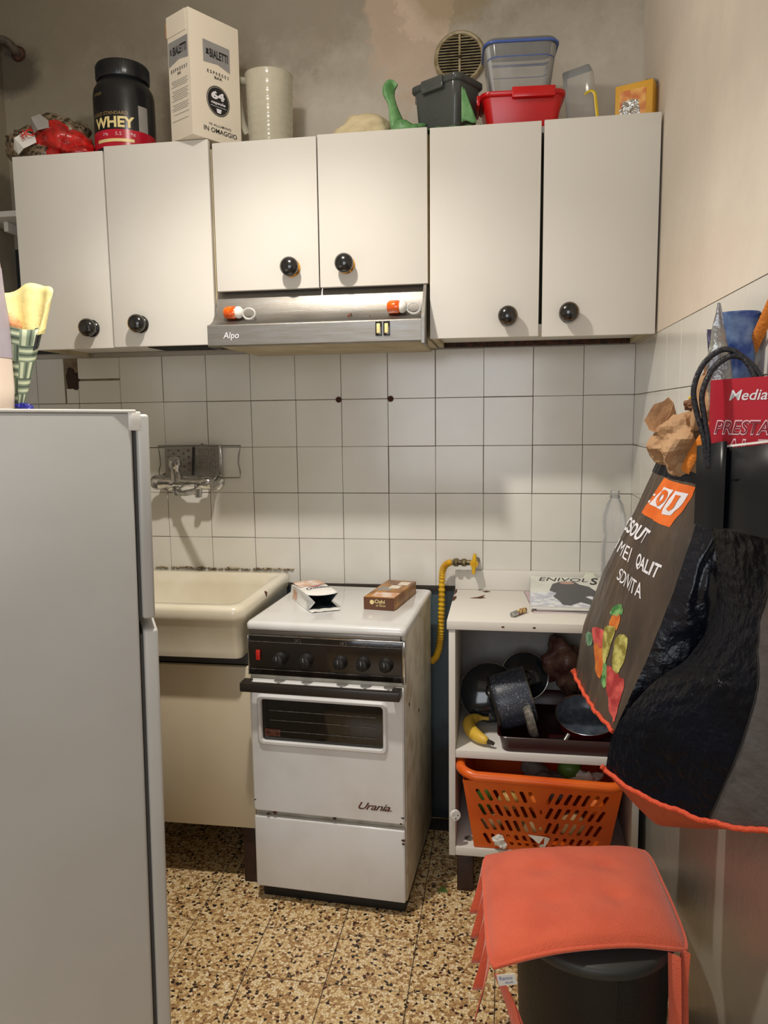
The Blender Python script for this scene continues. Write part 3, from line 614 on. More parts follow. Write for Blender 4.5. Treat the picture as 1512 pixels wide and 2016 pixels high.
obj('top_rail', MB().box(-1.595, -1.090, -0.425, -0.405, 0.655, 0.684, 0.001), m_gask, t)
obj('door', MB().box(-1.608, -1.078, -0.440, -0.422, 0.176, 0.652, 0.0015), mat('cream_laminate', S(218, 206, 180), 0.4, nz=(4, 2, 0.3, 0.7), col2=S(212, 198, 170)), t)
for (a, c) in ((-1.124, -0.425), (-1.124, -0.06), (-1.60, -0.425), (-1.60, -0.06)): obj('leg', MB().box(a, a+0.04, c, c+0.035, 0.001, 0.169, 0.002), m_brown, t)

# ================================================================== STOVE
t = thing('gas_stove', 'white enamel gas stove with dark control strip and closed lid', 'stove', (-0.849, -0.4995, 0), math.radians(-3.36))
W2 = 0.2135; L = dict(world=False)
obj('plinth', MB().box(-W2+0.012, W2-0.008, 0.012, 0.42, 0.001, 0.042, 0.002), m_blkm, t, **L)
obj('body', MB().box(-W2, W2, 0.004, 0.435, 0.040, 0.7785, 0.002), m_enside, t, **L)
obj('drawer_front', MB().box(-W2+0.002, W2-0.002, -0.016, 0.003, 0.044, 0.252, 0.005, seg=3), m_enam, t, **L)
# door with pressed window frame
wx0, wx1, wz0, wz1 = -0.178, 0.156, 0.474, 0.590
b = MB(); out = [(-W2+0.002, 0.268), (W2-0.002, 0.268), (W2-0.002, 0.640), (-W2+0.002, 0.640)]
def rr2(a, c, d, e, r): return [(p.x, p.y) for p in rrect(a, c, d, e, r, 0, 4)]
rings = [rr2(out[0][0], out[1][0], 0.268, 0.640, 0.006), rr2(out[0][0], out[1][0], 0.268, 0.640, 0.006), rr2(out[0][0]+0.004, out[1][0]-0.004, 0.272, 0.636, 0.006), rr2(wx0-0.014, wx1+0.014, wz0-0.014, wz1+0.014, 0.014), rr2(wx0-0.008, wx1+0.008, wz0-0.008, wz1+0.008, 0.012), rr2(wx0-0.002, wx1+0.002, wz0-0.002, wz1+0.002, 0.010), rr2(wx0, wx1, wz0, wz1, 0.008), rr2(wx0, wx1, wz0, wz1, 0.008)]
ys = [0.003, -0.014, -0.018, -0.018, -0.024, -0.024, -0.019, -0.004]
b.loft([[V((u, y, v)) for u, v in r] for r, y in zip(rings, ys)], cap0=False, cap1=False)
d = obj('oven_door', b, m_enam, t, smooth=15, **L)
obj('window_pane', MB().box(wx0-0.002, wx1+0.002, -0.014, -0.006, wz0-0.002, wz1+0.002, 0.001), m_glassd, d, **L)
for z in (0.500, 0.530, 0.557): obj('rack_rail', MB().box(wx0+0.02, wx1-0.02, -0.0155, -0.0145, z, z+0.0018), m_handle, d, **L)
obj('window_mark', MB().box(wx0+0.006, wx0+0.05, -0.0152, -0.0145, wz0+0.012, wz0+0.032), m_slot, d, **L)
b = MB(); text(b, 'Urania', plane_fn((0.086, -0.0188, 0.303), (0.088, 0, 0), (0, 0, 0.020)), shear=0.45, bold=0.012, sp=0.9); b.box(0.160, 0.178, -0.0189, -0.0185, 0.305, 0.3065)
obj('lettering', b, m_slot, d, label='brown script lettering', **L)
hb = MB().box(-W2-0.012, W2-0.006, -0.052, -0.036, 0.618, 0.643, 0.003).box(-W2-0.012, -W2+0.012, -0.040, -0.012, 0.620, 0.6435, 0.002).box(W2-0.030, W2-0.006, -0.040, -0.012, 0.620, 0.6435, 0.002)
obj('handle', hb, mat('brown_black_bakelite', S(44, 38, 34), 0.35), d, label='dark brown bar handle', **L)
for (a, c, e) in ((-W2+0.008, 0.30, 0.004), (W2-0.008, 0.288, 0.005), (W2-0.012, 0.272, 0.004), (0.02, 0.268, 0.005), (-0.15, 0.267, 0.006), (-0.17, 0.262, 0.005), (W2-0.006, 0.225, 0.005), (W2-0.006, 0.215, 0.004)):
    obj('rust_spot', MB().ball((a, -0.017, c), (e, 0.0016, e*0.7), 2, crump=0.5, seed=a*50), m_rust, t, **L)
p = obj('control_panel', MB().box(-W2-0.002, W2-0.004, -0.006, 0.006, 0.652, 0.764, 0.002), m_panel, t, **L)
obj('metal_trim', MB().box(-W2-0.003, W2-0.002, -0.009, 0.004, 0.7605, 0.7645, 0.001).box(W2-0.006, W2+0.001, -0.010, 0.006, 0.650, 0.764, 0.001).box(-W2-0.003, -W2, -0.009, 0.006, 0.652, 0.764, 0.001), m_chrome, t, **L)
for z in (0.668, 0.744): obj('panel_line', MB().box(-W2+0.002, W2-0.008, -0.0068, -0.006, z, z+0.0009), m_handle, p, **L)
obj('switch', MB().box(-0.193, -0.181, -0.012, -0.006, 0.694, 0.722, 0.002), m_redsw, p, **L)
for i, x in enumerate((-0.126, -0.052, 0.042, 0.104, 0.165)):
    k = obj('knob', MB().lathe([(0.019, 0), (0.0185, 0.006), (0.0155, 0.010), (0.0145, 0.024), (0.012, 0.026), (0.0001, 0.0262)], (x, -0.006, 0.700), (0, -1, 0), 24).box(x-0.003, x+0.003, -0.036, -0.028, 0.687, 0.715, 0.0012), m_blkm, p, **L)
    obj('pointer_mark', MB().box(x-0.0010, x+0.0010, -0.0366, -0.0358, 0.704, 0.714), m_inkg, k, **L)
for x in (-0.075, 0.020, 0.050, 0.112, 0.172):
    if x == 0.020: continue
    obj('burner_symbol', MB().box(x-0.008, x+0.008, -0.0066, -0.006, 0.7545, 0.7555).box(x-0.008, x-0.007, -0.0066, -0.006, 0.746, 0.7555).box(x+0.007, x+0.008, -0.0066, -0.006, 0.746, 0.7555).box(x-0.004, x+0.001, -0.0066, -0.006, 0.749, 0.7525), m_handle, p, **L)
obj('top_strip', MB().box(-W2+0.004, W2-0.010, -0.012, 0.010, 0.7665, 0.7785, 0.001), m_steel, t, **L)
obj('shadow_gap', MB().box(-W2+0.006, W2-0.008, -0.006, 0.02, 0.760, 0.7665), m_blkm, t, **L)
lg = [rrect(-W2-0.003, W2+0.003, -0.014, 0.440, 0.012, 0.7797), rrect(-W2-0.004, W2+0.004, -0.016, 0.442, 0.014, 0.783), rrect(-W2-0.004, W2+0.004, -0.015, 0.441, 0.014, 0.794), rrect(-W2, W2, -0.011, 0.437, 0.014, 0.7995), rrect(-W2+0.006, W2-0.006, -0.004, 0.431, 0.014, 0.8015)]
obj('lid', MB().loft(lg), m_enam, t, smooth=60, **L)
for y in (0.05, 0.2): obj('rust_spot', MB().ball((W2+0.0005, y, 0.60-y*0.5), (0.0014, 0.004, 0.006), 2, crump=0.4), m_rust, t, **L)

# torn biscuit packet on the stove lid
ZL = 0.8018
t = thing('biscuit_packet', 'torn open white packet with biscuit picture on the stove lid', 'packet', (-0.935, -0.21, ZL))
def pk(P): return V(P)
ring = lambda a, bq, h, w2=0: [V(a), V(bq), V(bq)+V((w2, 0, h)), V(a)+V((w2, 0, h))]
back_l, back_r = V((-1.016, -0.235, ZL)), V((-0.936, -0.190, ZL)); fr_l, fr_r = V((-0.925, -0.383, ZL)), V((-0.846, -0.343, ZL))
def pkring(s, h, pinch, puff):
    a = back_l.lerp(fr_l, s); c = back_r.lerp(fr_r, s); u = (c-a); n = 6
    bot = [a+u*(i/n)+V((0, 0, 0.0006)) for i in range(n+1)]
    right = [c+V((0, 0, h*0.5))-u.normalized()*pinch]
    top = [c-u*(i/n)*1.0+V((0, 0, h+puff*math.sin(PI*i/n))) for i in range(n+1)]
    left = [a+V((0, 0, h*0.5))+u.normalized()*pinch]
    return bot+right+top+left
R = [pkring(0.0, 0.020, 0.002, 0.0), pkring(0.05, 0.042, 0.004, 0.002), pkring(0.4, 0.046, 0.004, 0.004), pkring(0.75, 0.046, 0.008, 0.003), pkring(1.0, 0.046, 0.020, -0.004)]
g = obj('wrapper', MB().loft(R, cap0=True, cap1=False), [m_paperw, m_inside], t, smooth=30)
md = g.modifiers.new('s', 'SOLIDIFY'); md.thickness = 0.0008; md.offset = -1; md.material_offset = 1
u0 = (back_r-back_l); dn = (fr_l-back_l)
topf = lambda u, v: back_l+u0*u+dn*v+V((0, 0, 0.0478+0.003*math.sin(PI*u)+0.0*v))
b = MB(); b.surf(lambda u, v: topf(0.04+0.9*u, 0.06+0.42*v*(1-0.25*u)), 10, 8); obj('picture', b, m_foodp, t)
b = MB(); text(b, 'Crostatine', lambda u, v: topf(0.16+0.80*u, 0.72-0.13*v-0.10*u), bold=0.015); obj('lettering', b, mat('navy_ink', S(30, 34, 70), 0.4), t)
b = MB(); b.surf(lambda u, v: topf(0.25+0.55*u, 0.52-0.08*u+0.07*v*math.sin(PI*u)), 8, 2); obj('swoosh', b, m_redsw, t)
lf = lambda u, v: back_l+dn*u+V((0, 0, 0.046*v))+u0.normalized()*(-0.0012+0.004*math.sin(PI*v))
b = MB(); b.surf(lambda u, v: lf(0.10+0.22*u, 0.1+0.75*v), 5, 5); obj('side_picture', b, m_foodp, t)
b = MB()
b.surf(lambda u, v: fr_l.lerp(fr_r, u)+V((0, 0, 0.002+0.002*abs(math.sin(9*u))))+dn.normalized()*(-0.004+0.030*v)+V((0.006*v*(0.5-u), 0, 0.001*math.sin(20*u)*v)), 14, 4)
g = obj('flap', b, m_paperw, t, label='torn lower flap lying on the lid'); solid(g, 0.0006)

# brown snack carton
t = thing('snack_carton', 'brown and ochre snack carton lying flat on the stove lid', 'box', (-0.712, -0.236, ZL), math.radians(-9))
hx, hy, hz = 0.045, 0.115, 0.036
def bx(n, b, m, tt=t, **k): return obj(n, b, m, tt, world=False, **k)
bx('carton', MB().box(-hx, hx, -hy, hy, 0, hz, 0.0015), m_ochre)
bx('end_panel', MB().box(-hx+0.0005, hx-0.0005, -hy-0.0006, -hy+0.001, 0.0005, hz-0.001), m_brnbox, label='dark brown end')
bx('picture', MB().box(-hx*0.6, hx*0.95, -hy*0.92, -hy*0.45, hz, hz+0.0005), m_foodp)
bx('print', MB().box(-hx*0.8, hx*0.1, -hy*0.25, hy*0.15, hz, hz+0.0005), m_inkg); bx('print', MB().box(-hx*0.2, hx*0.5, hy*0.0, hy*0.35, hz+0.0004, hz+0.0008), m_carton); bx('print', MB().box(hx*0.1, hx*0.8, hy*0.45, hy*0.8, hz, hz+0.0005), m_carton)
b = MB(); text(b, 'Oshi', plane_fn((-0.012, -hy-0.0012, 0.019), (0.030, 0, 0), (0, 0, 0.011)), bold=0.02); text(b, 'al Riso', plane_fn((-0.008, -hy-0.0012, 0.010), (0.028, 0, 0), (0, 0, 0.007)))
b.faces2d([circ(14, -0.020, 0.022, 0.0065)], lambda u, v: (u, -hy-0.0012, v)); bx('lettering', b, m_cream)

# ================================================================== RIGHT BASE CABINET
t = thing('base_cabinet', 'open-front white base cabinet with shelf, under the magazines', 'cabinet', (-0.27, -0.2, 0))
CX0, CX1, CY = -0.532, -0.022, -0.393
obj('side_panel', MB().box(CX0, CX0+0.018, CY, -0.006, 0.112, 0.764, 0.001), m_lam, t)
obj('side_panel', MB().box(CX1-0.018, CX1, CY, -0.006, 0.112, 0.764, 0.001), m_lam, t)
obj('back_panel', MB().box(CX0+0.018, CX1-0.018, -0.014, -0.006, 0.115, 0.764), m_inkg, t)
obj('shelf', MB().box(CX0+0.0185, CX1-0.0185, CY, -0.015, 0.401, 0.423, 0.001), m_lam, t)
obj('bottom_panel', MB().box(CX0+0.0185, CX1-0.0185, CY, -0.015, 0.113, 0.137, 0.001), m_lam, t)
for (a, c) in ((-0.510, -0.385), (-0.510, -0.06), (-0.085, -0.385), (-0.085, -0.06)): obj('leg', MB().box(a, a+0.045, c, c+0.045, 0.001, 0.112, 0.002), m_brown, t)
h = obj('hinge', MB().lathe([(0.0155, 0), (0.0155, 0.007), (0.014, 0.009), (0.001, 0.009)], (-0.516, -0.398, 0.236), (0.5, -1, 0.1), 20), m_white, t, label='round white hinge cup')
for a, c in ((-0.006, 0.004), (0.006, 0.003), (0.0, -0.007)): obj('screw', MB().ball((-0.516+a+0.004, -0.4078, 0.236+c), (0.002, 0.001, 0.002), 2), m_rust, h)
obj('dowel_hole', MB().lathe([(0.013, 0), (0.013, 0.0012), (0.009, 0.0012), (0.008, 0.0004)], (-0.478, -0.345, 0.137), (0, 0, 1), 18), m_handle, t)
obj('chip', MB().faces2d([[(0, 0), (0.008, 0.002), (0.014, -0.004), (0.009, -0.012), (0.003, -0.007)]], lambda u, v: (-0.465+u, -0.375+v, 0.1376)), m_slot, t, flat=True)
t = thing('countertop', 'white laminate worktop with chipped edges over the open cabinet', 'worktop', (-0.27, -0.2, 0.765))
obj('top', MB().box(-0.537, -0.004, -0.397, -0.004, 0.7655, 0.790, 0.0015), m_lam, t)
obj('upstand', MB().box(-0.537, -0.004, -0.022, -0.004, 0.7905, 0.852, 0.0015), m_lam, t)
def chip(poly, z=0.7906): obj('chip', MB().faces2d([poly], lambda u, v: (u, v, z)), m_slot, t, flat=True, label='chipped brown patch')
chip([(-0.488, -0.135), (-0.462, -0.118), (-0.441, -0.09), (-0.447, -0.118), (-0.438, -0.128), (-0.455, -0.138)])
chip([(-0.452, -0.045), (-0.438, -0.03), (-0.424, -0.042), (-0.438, -0.055)])
chip([(-0.537, -0.12), (-0.528, -0.11), (-0.526, -0.14), (-0.531, -0.17), (-0.537, -0.18)])
chip([(-0.536, -0.03), (-0.531, -0.02), (-0.529, -0.06), (-0.536, -0.10)])
for a in (-0.392, -0.31): obj('chip', MB().faces2d([[(a, 0.778), (a+0.008, 0.780), (a+0.01, 0.776), (a+0.004, 0.774)]], lambda u, v: (u, -0.3975, v)), m_slot, t, flat=True)

# magazines
ZT = 0.7903
def magazine(lab, cx, cy, z, rot, wd, dp, th, cover, tx=0):
    t = thing('magazine', lab, 'magazine', (cx, cy, z), rot, 'magazines stacked on the worktop', tilt=(tx, 0, rot) if tx else None)
    obj('pages', MB().box(-wd/2+0.001, wd/2-0.001, -dp/2+0.001, dp/2-0.001, 0.0006, th-0.0006), m_paperw, t, world=False, flat=True)
    c = obj('cover', MB().box(-wd/2, wd/2, -dp/2, dp/2, th-0.0006, th, m=0).box(-wd/2, wd/2, -dp/2, dp/2, 0, 0.0006).box(-wd/2, -wd/2+0.0008, -dp/2, dp/2, 0, th), cover, t, world=False, flat=True)
    return t, c
magazine('thin magazine at the very bottom of the stack on the worktop, a pink corner showing', -0.205, -0.160, ZT, 0.08, 0.215, 0.255, 0.004, mat('pink_print', S(214, 190, 196), 0.35))
magazine('grey-spined magazine in the middle of the stack on the worktop', -0.190, -0.158, ZT+0.0045+0.0062, 0.02, 0.215, 0.250, 0.006, m_magd, math.radians(2.6))
t, c = magazine('fashion magazine with a black handwritten title, topmost on the worktop stack', -0.197, -0.160, ZT+0.0262, -0.04, 0.222, 0.262, 0.008, m_mag, math.radians(6.6))
zc = 0.0083
obj('photo', MB().box(-0.110, 0.110, -0.130, -0.010, 0.0080, 0.0082), m_magb, c, world=False, flat=True)
fg = [(-0.045, 0.06), (-0.02, 0.085), (0.02, 0.085), (0.035, 0.06), (0.06, 0.045), (0.085, -0.01), (0.10, -0.05), (0.085, -0.06), (0.06, -0.035), (0.045, -0.045), (0.08, -0.09), (0.10, -0.115), (0.07, -0.12), (0.03, -0.09), (0.0, -0.12), (-0.02, -0.115), (-0.03, -0.08), (-0.045, -0.05), (-0.035, -0.02), (-0.055, 0.0), (-0.05, 0.03)]
b = MB().faces2d([fg], lambda u, v: (u, v, zc+0.0001)); obj('figure_print', b, m_magd, c, world=False, flat=True)
obj('face_print', MB().faces2d([circ(14, -0.002, 0.072, 0.022, 0.012)], lambda u, v: (u, v, zc+0.0003)), m_skin, c, world=False, flat=True)
b = MB(); text(b, 'ENIVOL', plane_fn((-0.085, 0.086, zc+0.0002), (0.145, 0, 0), (0, 0.034, 0)), shear=0.2); text(b, 'S', plane_fn((0.064, 0.062, zc+0.0002), (0.028, 0, 0), (0, 0.064, 0)), shear=0.3, bold=0.02)
obj('title_lettering', b, m_ink, c, world=False, flat=True)
# note leaning on the wall behind: a curled corner of paper
b = MB().surf(lambda u, v: (-0.165+0.085*u*(1-0.75*v)+0.032*v, -0.045+0.018*v, 0.812+0.040*v), 6, 6); g = single('paper_note', 'pale green curled paper corner standing behind the magazine title', 'paper', b, mat('pale_green_paper', S(222, 226, 206), 0.6)); solid(g, 0.0005)
# cigarette lighter like tube
t = thing('lighter', 'small cream and grey lighter lying in front of the magazines', 'lighter', (-0.345, -0.31, ZT))
a0, a1 = V((-0.362, -0.345, ZT+0.008)), V((-0.322, -0.283, ZT+0.008)); dd = (a1-a0)
obj('metal_end', MB().lathe([(0.004, 0.004), (0.0055, 0.0), (0.0075, 0.0), (0.0078, 0.022)], a0, dd, 16), m_foil, t)
obj('body', MB().lathe([(0.0076, 0.0222), (0.0078, 0.060), (0.0065, 0.068), (0.002, 0.070)], a0, dd, 16), m_lighter, t)
# empty water bottle in the corner
t = thing('water_bottle', 'empty clear water bottle standing in the corner behind the bags', 'bottle', (-0.064, -0.10, ZT))
obj('bottle', MB().lathe([(0.030, 0.002), (0.035, 0.008), (0.035, 0.07), (0.033, 0.078), (0.035, 0.086), (0.035, 0.10), (0.033, 0.108), (0.035, 0.116), (0.034, 0.16), (0.029, 0.19), (0.0325, 0.215), (0.034, 0.235), (0.032, 0.255), (0.024, 0.285), (0.013, 0.303), (0.012, 0.312)], (-0.064, -0.10, ZT), seg=28), m_pet, t, smooth=60)
obj('cap', MB().lathe([(0.0135, 0.311), (0.0135, 0.324), (0.012, 0.3255), (0.001, 0.3255)], (-0.064, -0.10, ZT), seg=20).lathe([(0.0155, 0.305), (0.0155, 0.308)], (-0.064, -0.10, ZT), seg=20), m_pet, t)

# ================================================================== THINGS ON THE SHELF OF THE BASE CABINET
ZS = 0.4235
t = thing('baking_tray', 'dark maroon baking tray on the shelf of the open cabinet', 'tray', (-0.24, -0.21, ZS))
rg = [rrect(-0.385, -0.055, -0.385, -0.03, 0.02, ZS+0.001), rrect(-0.395, -0.045, -0.395, -0.022, 0.025, ZS+0.042), rrect(-0.400, -0.042, -0.400, -0.018, 0.027, ZS+0.045), rrect(-0.398, -0.044, -0.398, -0.020, 0.025, ZS+0.047), rrect(-0.392, -0.048, -0.392, -0.026, 0.022, ZS+0.042), rrect(-0.382, -0.058, -0.382, -0.034, 0.018, ZS+0.004)]
obj('tray', MB().loft(rg), m_tray, t, smooth=60)
# saucepan lying on its side, opening to the right
P = V((-0.425, -0.285, 0.525)); ax = V((0.90, 0.22, 0.28)).normalized()
P = V((-0.412, -0.29, 0.522)); ax = V((0.93, 0.10, 0.26)).normalized()
t = thing('saucepan', 'grey speckled saucepan tipped on its side in the maroon tray', 'pot', (-0.35, -0.28, 0.46))
obj('pan_body', MB().lathe([(0.002, 0), (0.066, 0.0), (0.074, 0.005), (0.077, 0.02), (0.079, 0.105), (0.0805, 0.107), (0.0775, 0.107), (0.075, 0.09), (0.073, 0.012), (0.002, 0.006)], P, ax, 40), [m_speck], t, smooth=50)
obj('rim', MB().lathe([(0.0797, 0.1055), (0.0812, 0.1075), (0.079, 0.109), (0.077, 0.107)], P, ax, 40, cap0=False, cap1=False), m_rim, t)
obj('base_ring', MB().lathe([(0.068, -0.002), (0.075, 0.003), (0.0765, 0.007)], P, ax, 40), m_blkm, t)
qr = V((0, 0, 1)).rotation_difference(ax)
def potpt(ang, rad, h): return P+qr @ V((rad*math.cos(ang), rad*math.sin(ang), h))
cand = min([i*PI/36 for i in range(72)], key=lambda a: (potpt(a, 0.08, 0.08)-V((-0.30, -0.40, 0.47))).length)
hp = [potpt(cand+s, 0.079+rr_, 0.085) for s, rr_ in ((-0.52, 0.0), (-0.48, 0.022), (-0.25, 0.036), (0, 0.040), (0.25, 0.036), (0.48, 0.022), (0.52, 0.0))]
h = obj('handle', MB().tube(hp, 0.0085, 10, sm=5, flat=(1.5, 0.9)), m_handle, t)
obj('rivet', MB().ball(potpt(cand-0.38, 0.105, 0.080), 0.0045, 2), m_rim, h)
# glass lids leaning at the back left
t = thing('pan_lid', 'dark glass pan lid leaning at the left behind the speckled saucepan', 'lid', (-0.455, -0.20, ZS), 0, 'pan lids inside the open cabinet')
def lid(t, c, ax, r):
    obj('lid_glass', MB().lathe([(0.001, 0.022), (r*0.5, 0.017), (r*0.85, 0.006), (r*0.97, 0.001), (r*0.97, -0.001), (r*0.85, 0.004), (r*0.5, 0.0155), (0.001, 0.0205)], c, ax, 40), m_lidgl, t)
    obj('lid_rim', MB().tube([V(c)+V((0, 0, 1)).rotation_difference(V(ax)) @ V((r*math.cos(a), r*math.sin(a), 0)) for a in [2*PI*i/40 for i in range(40)]], 0.0022, 8, closed=True), m_rim if r < 0.09 else m_blkm, t)
    obj('lid_knob', MB().lathe([(0.007, 0.021), (0.007, 0.030), (0.015, 0.034), (0.016, 0.040), (0.010, 0.044), (0.001, 0.044)], c, ax, 20), m_blk, t)
lid(t, (-0.425, -0.185, 0.515), (0.10, -0.85, 0.36), 0.088)
t = thing('pan_lid', 'glass pan lid with thin metal rim, behind the speckled saucepan and under the brown bag', 'lid', (-0.315, -0.12, 0.47), 0, 'pan lids inside the open cabinet')
lid(t, (-0.320, -0.125, 0.550), (0.10, -0.9, 0.30), 0.072)
# red frying pan
t = thing('frying_pan', 'dark red frying pan with blue-grey inside resting on the maroon tray', 'pan', (-0.155, -0.25, 0.452))
P = V((-0.156, -0.280, 0.462)); ax = V((0.0, -0.34, 0.94)).normalized()
obj('pan_body', MB().lathe([(0.001, 0), (0.060, 0), (0.072, 0.008), (0.082, 0.044), (0.0838, 0.045), (0.081, 0.045), (0.070, 0.010), (0.058, 0.004), (0.001, 0.004)], P, ax, 48), [m_panred], t, smooth=60)
obj('inside', MB().lathe([(0.001, 0.0045), (0.0575, 0.0045), (0.0695, 0.0108), (0.0803, 0.0445)], P, ax, 48, cap0=False, cap1=False), m_potin, t, smooth=60)
obj('rim', MB().lathe([(0.0805, 0.0455), (0.0828, 0.0462), (0.0838, 0.0450)], P, ax, 48, cap0=False, cap1=False), m_rim, t)
q = V((0, 0, 1)).rotation_difference(ax)
hd = q @ V((math.cos(-2.25), math.sin(-2.25), 0))
obj('handle_bracket', MB().tube([P+hd*0.078+ax*0.025, P+hd*0.088+ax*0.018, P+hd*0.098+ax*0.012], 0.0085, 10), m_rim, t)
obj('handle', MB().tube([P+hd*0.098+ax*0.012, P+hd*0.108+ax*0.008+V((-0.02, 0, 0.004)), P+hd*0.112+V((-0.05, -0.0, 0.012))], 0.011, 10, flat=(1.2, 0.8)), m_blk, t)
# brown plastic bag at the back
b = MB().ball((-0.205, -0.10, 0.575), (0.055, 0.05, 0.075), 4, crump=0.7, freq=5, seed=2).ball((-0.135, -0.09, 0.545), (0.06, 0.05, 0.05), 4, crump=0.7, freq=6, seed=5)
single('brown_bag', 'crumpled thin brown bag at the back of the shelf behind the frying pan', 'bag', b, mat('thin_brown_bag', S(112, 82, 68), 0.4, nz=(18, 4, 0.4, 0.65), col2=S(74, 40, 34), bump=(40, 0.5)), base=(-0.18, -0.1, 0.47), smooth=180)
# banana
t = thing('banana', 'single ripe banana lying on the shelf left of the maroon tray', 'banana', (-0.44, -0.30, ZS))
bp = [(-0.425, -0.235, ZS+0.030), (-0.462, -0.235, ZS+0.030), (-0.482, -0.262, ZS+0.027), (-0.474, -0.305, ZS+0.021), (-0.452, -0.345, ZS+0.020), (-0.425, -0.368, ZS+0.018)]
obj('fruit', MB().tube(bp, lambda s: 0.006+0.0135*min(1, max(0.0, (math.sin(PI*min(1, max(0, (s-0.12)/0.86))))))**0.5, 10, sm=6), m_banana, t, smooth=60)
obj('stem_end', MB().tube([(-0.427, -0.366, ZS+0.018), (-0.414, -0.372, ZS+0.016), (-0.408, -0.373, ZS+0.013)], lambda s: 0.007-0.002*s, 8), m_bantip, t)

# ================================================================== ORANGE BASKET
ZB = 0.1375
t = thing('basket', 'orange plastic basket with slanted slots on the bottom of the open cabinet', 'basket', (-0.29, -0.22, ZB))
bx0, bx1, by0, by1 = -0.462, -0.100, -0.385, -0.05      # bottom
tx0, tx1, ty0, ty1 = -0.492, -0.070, -0.425, -0.03      # top
zt = 0.352
def frontf(u, v, off=0): # u,v in 0..1
    return V((bx0*(1-v)+tx0*v+(bx1-bx0+(tx1-tx0-bx1+bx0)*v)*u, (by0*(1-v)+ty0*v)-off, ZB+0.002+(zt-ZB)*v))
slots = []
def slot(cu_, cv, wv, hv, sl):
    out = []; n = 5
    for e, s0 in ((1, 0), (-1, PI)):
        for i in range(n+1):
            a = s0+PI*i/n; out.append((cu_+wv*math.cos(a)+sl*e, cv+hv*e+wv*1.6*math.sin(a)))
    return out
for r, cv in enumerate((0.14, 0.36, 0.58, 0.80)):
    for k in range(7):
        slots.append(slot(0.10+0.057*k+(3-r)*0.003, cv, 0.0142, 0.062, -0.013)); slots.append(slot(0.90-0.057*k-(3-r)*0.003, cv, 0.0142, 0.062, 0.013))
slots += [slot(0.5, cv-0.02, 0.009, 0.02, 0) for cv in (0.36, 0.62)]
g = obj('front_wall', MB().faces2d([[(0, 0), (1, 0), (1, 1), (0, 1)]]+slots, lambda u, v: frontf(u, v)), m_basket, t, flat=True); solid(g, 0.0022, 1)
b = MB()
c = [V((bx0, by0, ZB+0.002)), V((bx1, by0, ZB+0.002)), V((bx1, by1, ZB+0.002)), V((bx0, by1, ZB+0.002))]; e = [V((tx0, ty0, zt)), V((tx1, ty0, zt)), V((tx1, ty1, zt)), V((tx0, ty1, zt))]
for i in (1, 2, 3):
    j = (i+1) % 4; b.loft([[c[i], c[j]], [e[i], e[j]]], closed=False)
b.loft([[c[0], c[1]], [c[3], c[2]]], closed=False)
g = obj('walls', b, m_basket, t, flat=True); solid(g, 0.0022, 1)
rimp = rrect(tx0-0.008, tx1+0.008, ty0-0.008, ty1, 0.045, zt+0.008, 6)
for p in rimp:
    if p.y > -0.30: p.z += (p.y+0.30)*0.0
    p.z += 0.018*max(0, (-0.40-p.x)/0.1)
obj('rim', MB().tube(rimp, 0.0125, 12, closed=True, flat=(1, 1.1)), m_basket, t, smooth=70)
# contents, each its own thing
cont = [('orange_fruit', 'whole orange in the basket, behind the middle slots of the second row', 'orange', m_ofruit, (-0.285, -0.335, 0.262), (0.034,)*3),
        ('orange_fruit', 'whole orange in the basket, behind the slots near the right end', 'orange', m_ofruit, (-0.130, -0.345, 0.262), (0.026,)*3),
        ('potato', 'pale potato at the left end of the orange basket', 'potato', m_potato, (-0.420, -0.335, 0.19), (0.04, 0.03, 0.03)),
        ('potato', 'pale potato low in the middle of the orange basket', 'potato', m_potato, (-0.300, -0.325, 0.175), (0.042, 0.034, 0.03)),
        ('potato', 'pale potato under the right slots of the orange basket', 'potato', m_potato, (-0.190, -0.33, 0.19), (0.038, 0.032, 0.04)),
        ('onion', 'yellow onion high at the left of the orange basket', 'onion', mat('onion_skin', S(206, 166, 90), 0.4), (-0.365, -0.345, 0.265), (0.032,)*3),
        ('courgette', 'dark green courgette standing in the left of the orange basket', 'vegetable', m_limeg, (-0.435, -0.345, 0.27), (0.024, 0.022, 0.05)),
        ('green_pepper', 'green pepper peeping over the basket rim near the right', 'vegetable', m_limeg, (-0.195, -0.27, 0.33), (0.034, 0.03, 0.028)),
        ('plastic_wrap', 'crumpled pale plastic wrap heaped in the right of the orange basket', 'wrapping', m_paperw, (-0.15, -0.28, 0.30), (0.04, 0.035, 0.030)),
        ('plastic_wrap', 'crumpled grey wrapping filling the middle of the orange basket', 'wrapping', m_inkg, (-0.26, -0.20, 0.25), (0.07, 0.05, 0.04))]
for i, (nm, lb, ct, mt, c_, r_) in enumerate(cont):
    single(nm, lb, ct, MB().ball(c_, r_, 4 if nm == 'plastic_wrap' else 3, crump=0.8 if nm == 'plastic_wrap' else 0.12, freq=6 if nm == 'plastic_wrap' else 3, seed=i*3), mt, smooth=180)
b = MB()
for (x, z, s_) in ((-0.395, 0.168, 1.0), (-0.385, 0.155, 0.7)): b.ball((x, -0.396, z), (0.013*s_, 0.005, 0.013*s_), 3, crump=1.2, freq=5, seed=x*90)
single('paper_scrap', 'white crumpled paper scrap sticking out of the lower left slots', 'paper', b, m_paperw, flat=True, group='paper scraps stuck in the basket slots')
b = MB(); fr2 = lambda P0, P1, P2: b.loft([[V(P0), V(P1)], [V(P2), V(P2)+V((0.001, 0, 0))]], closed=False)
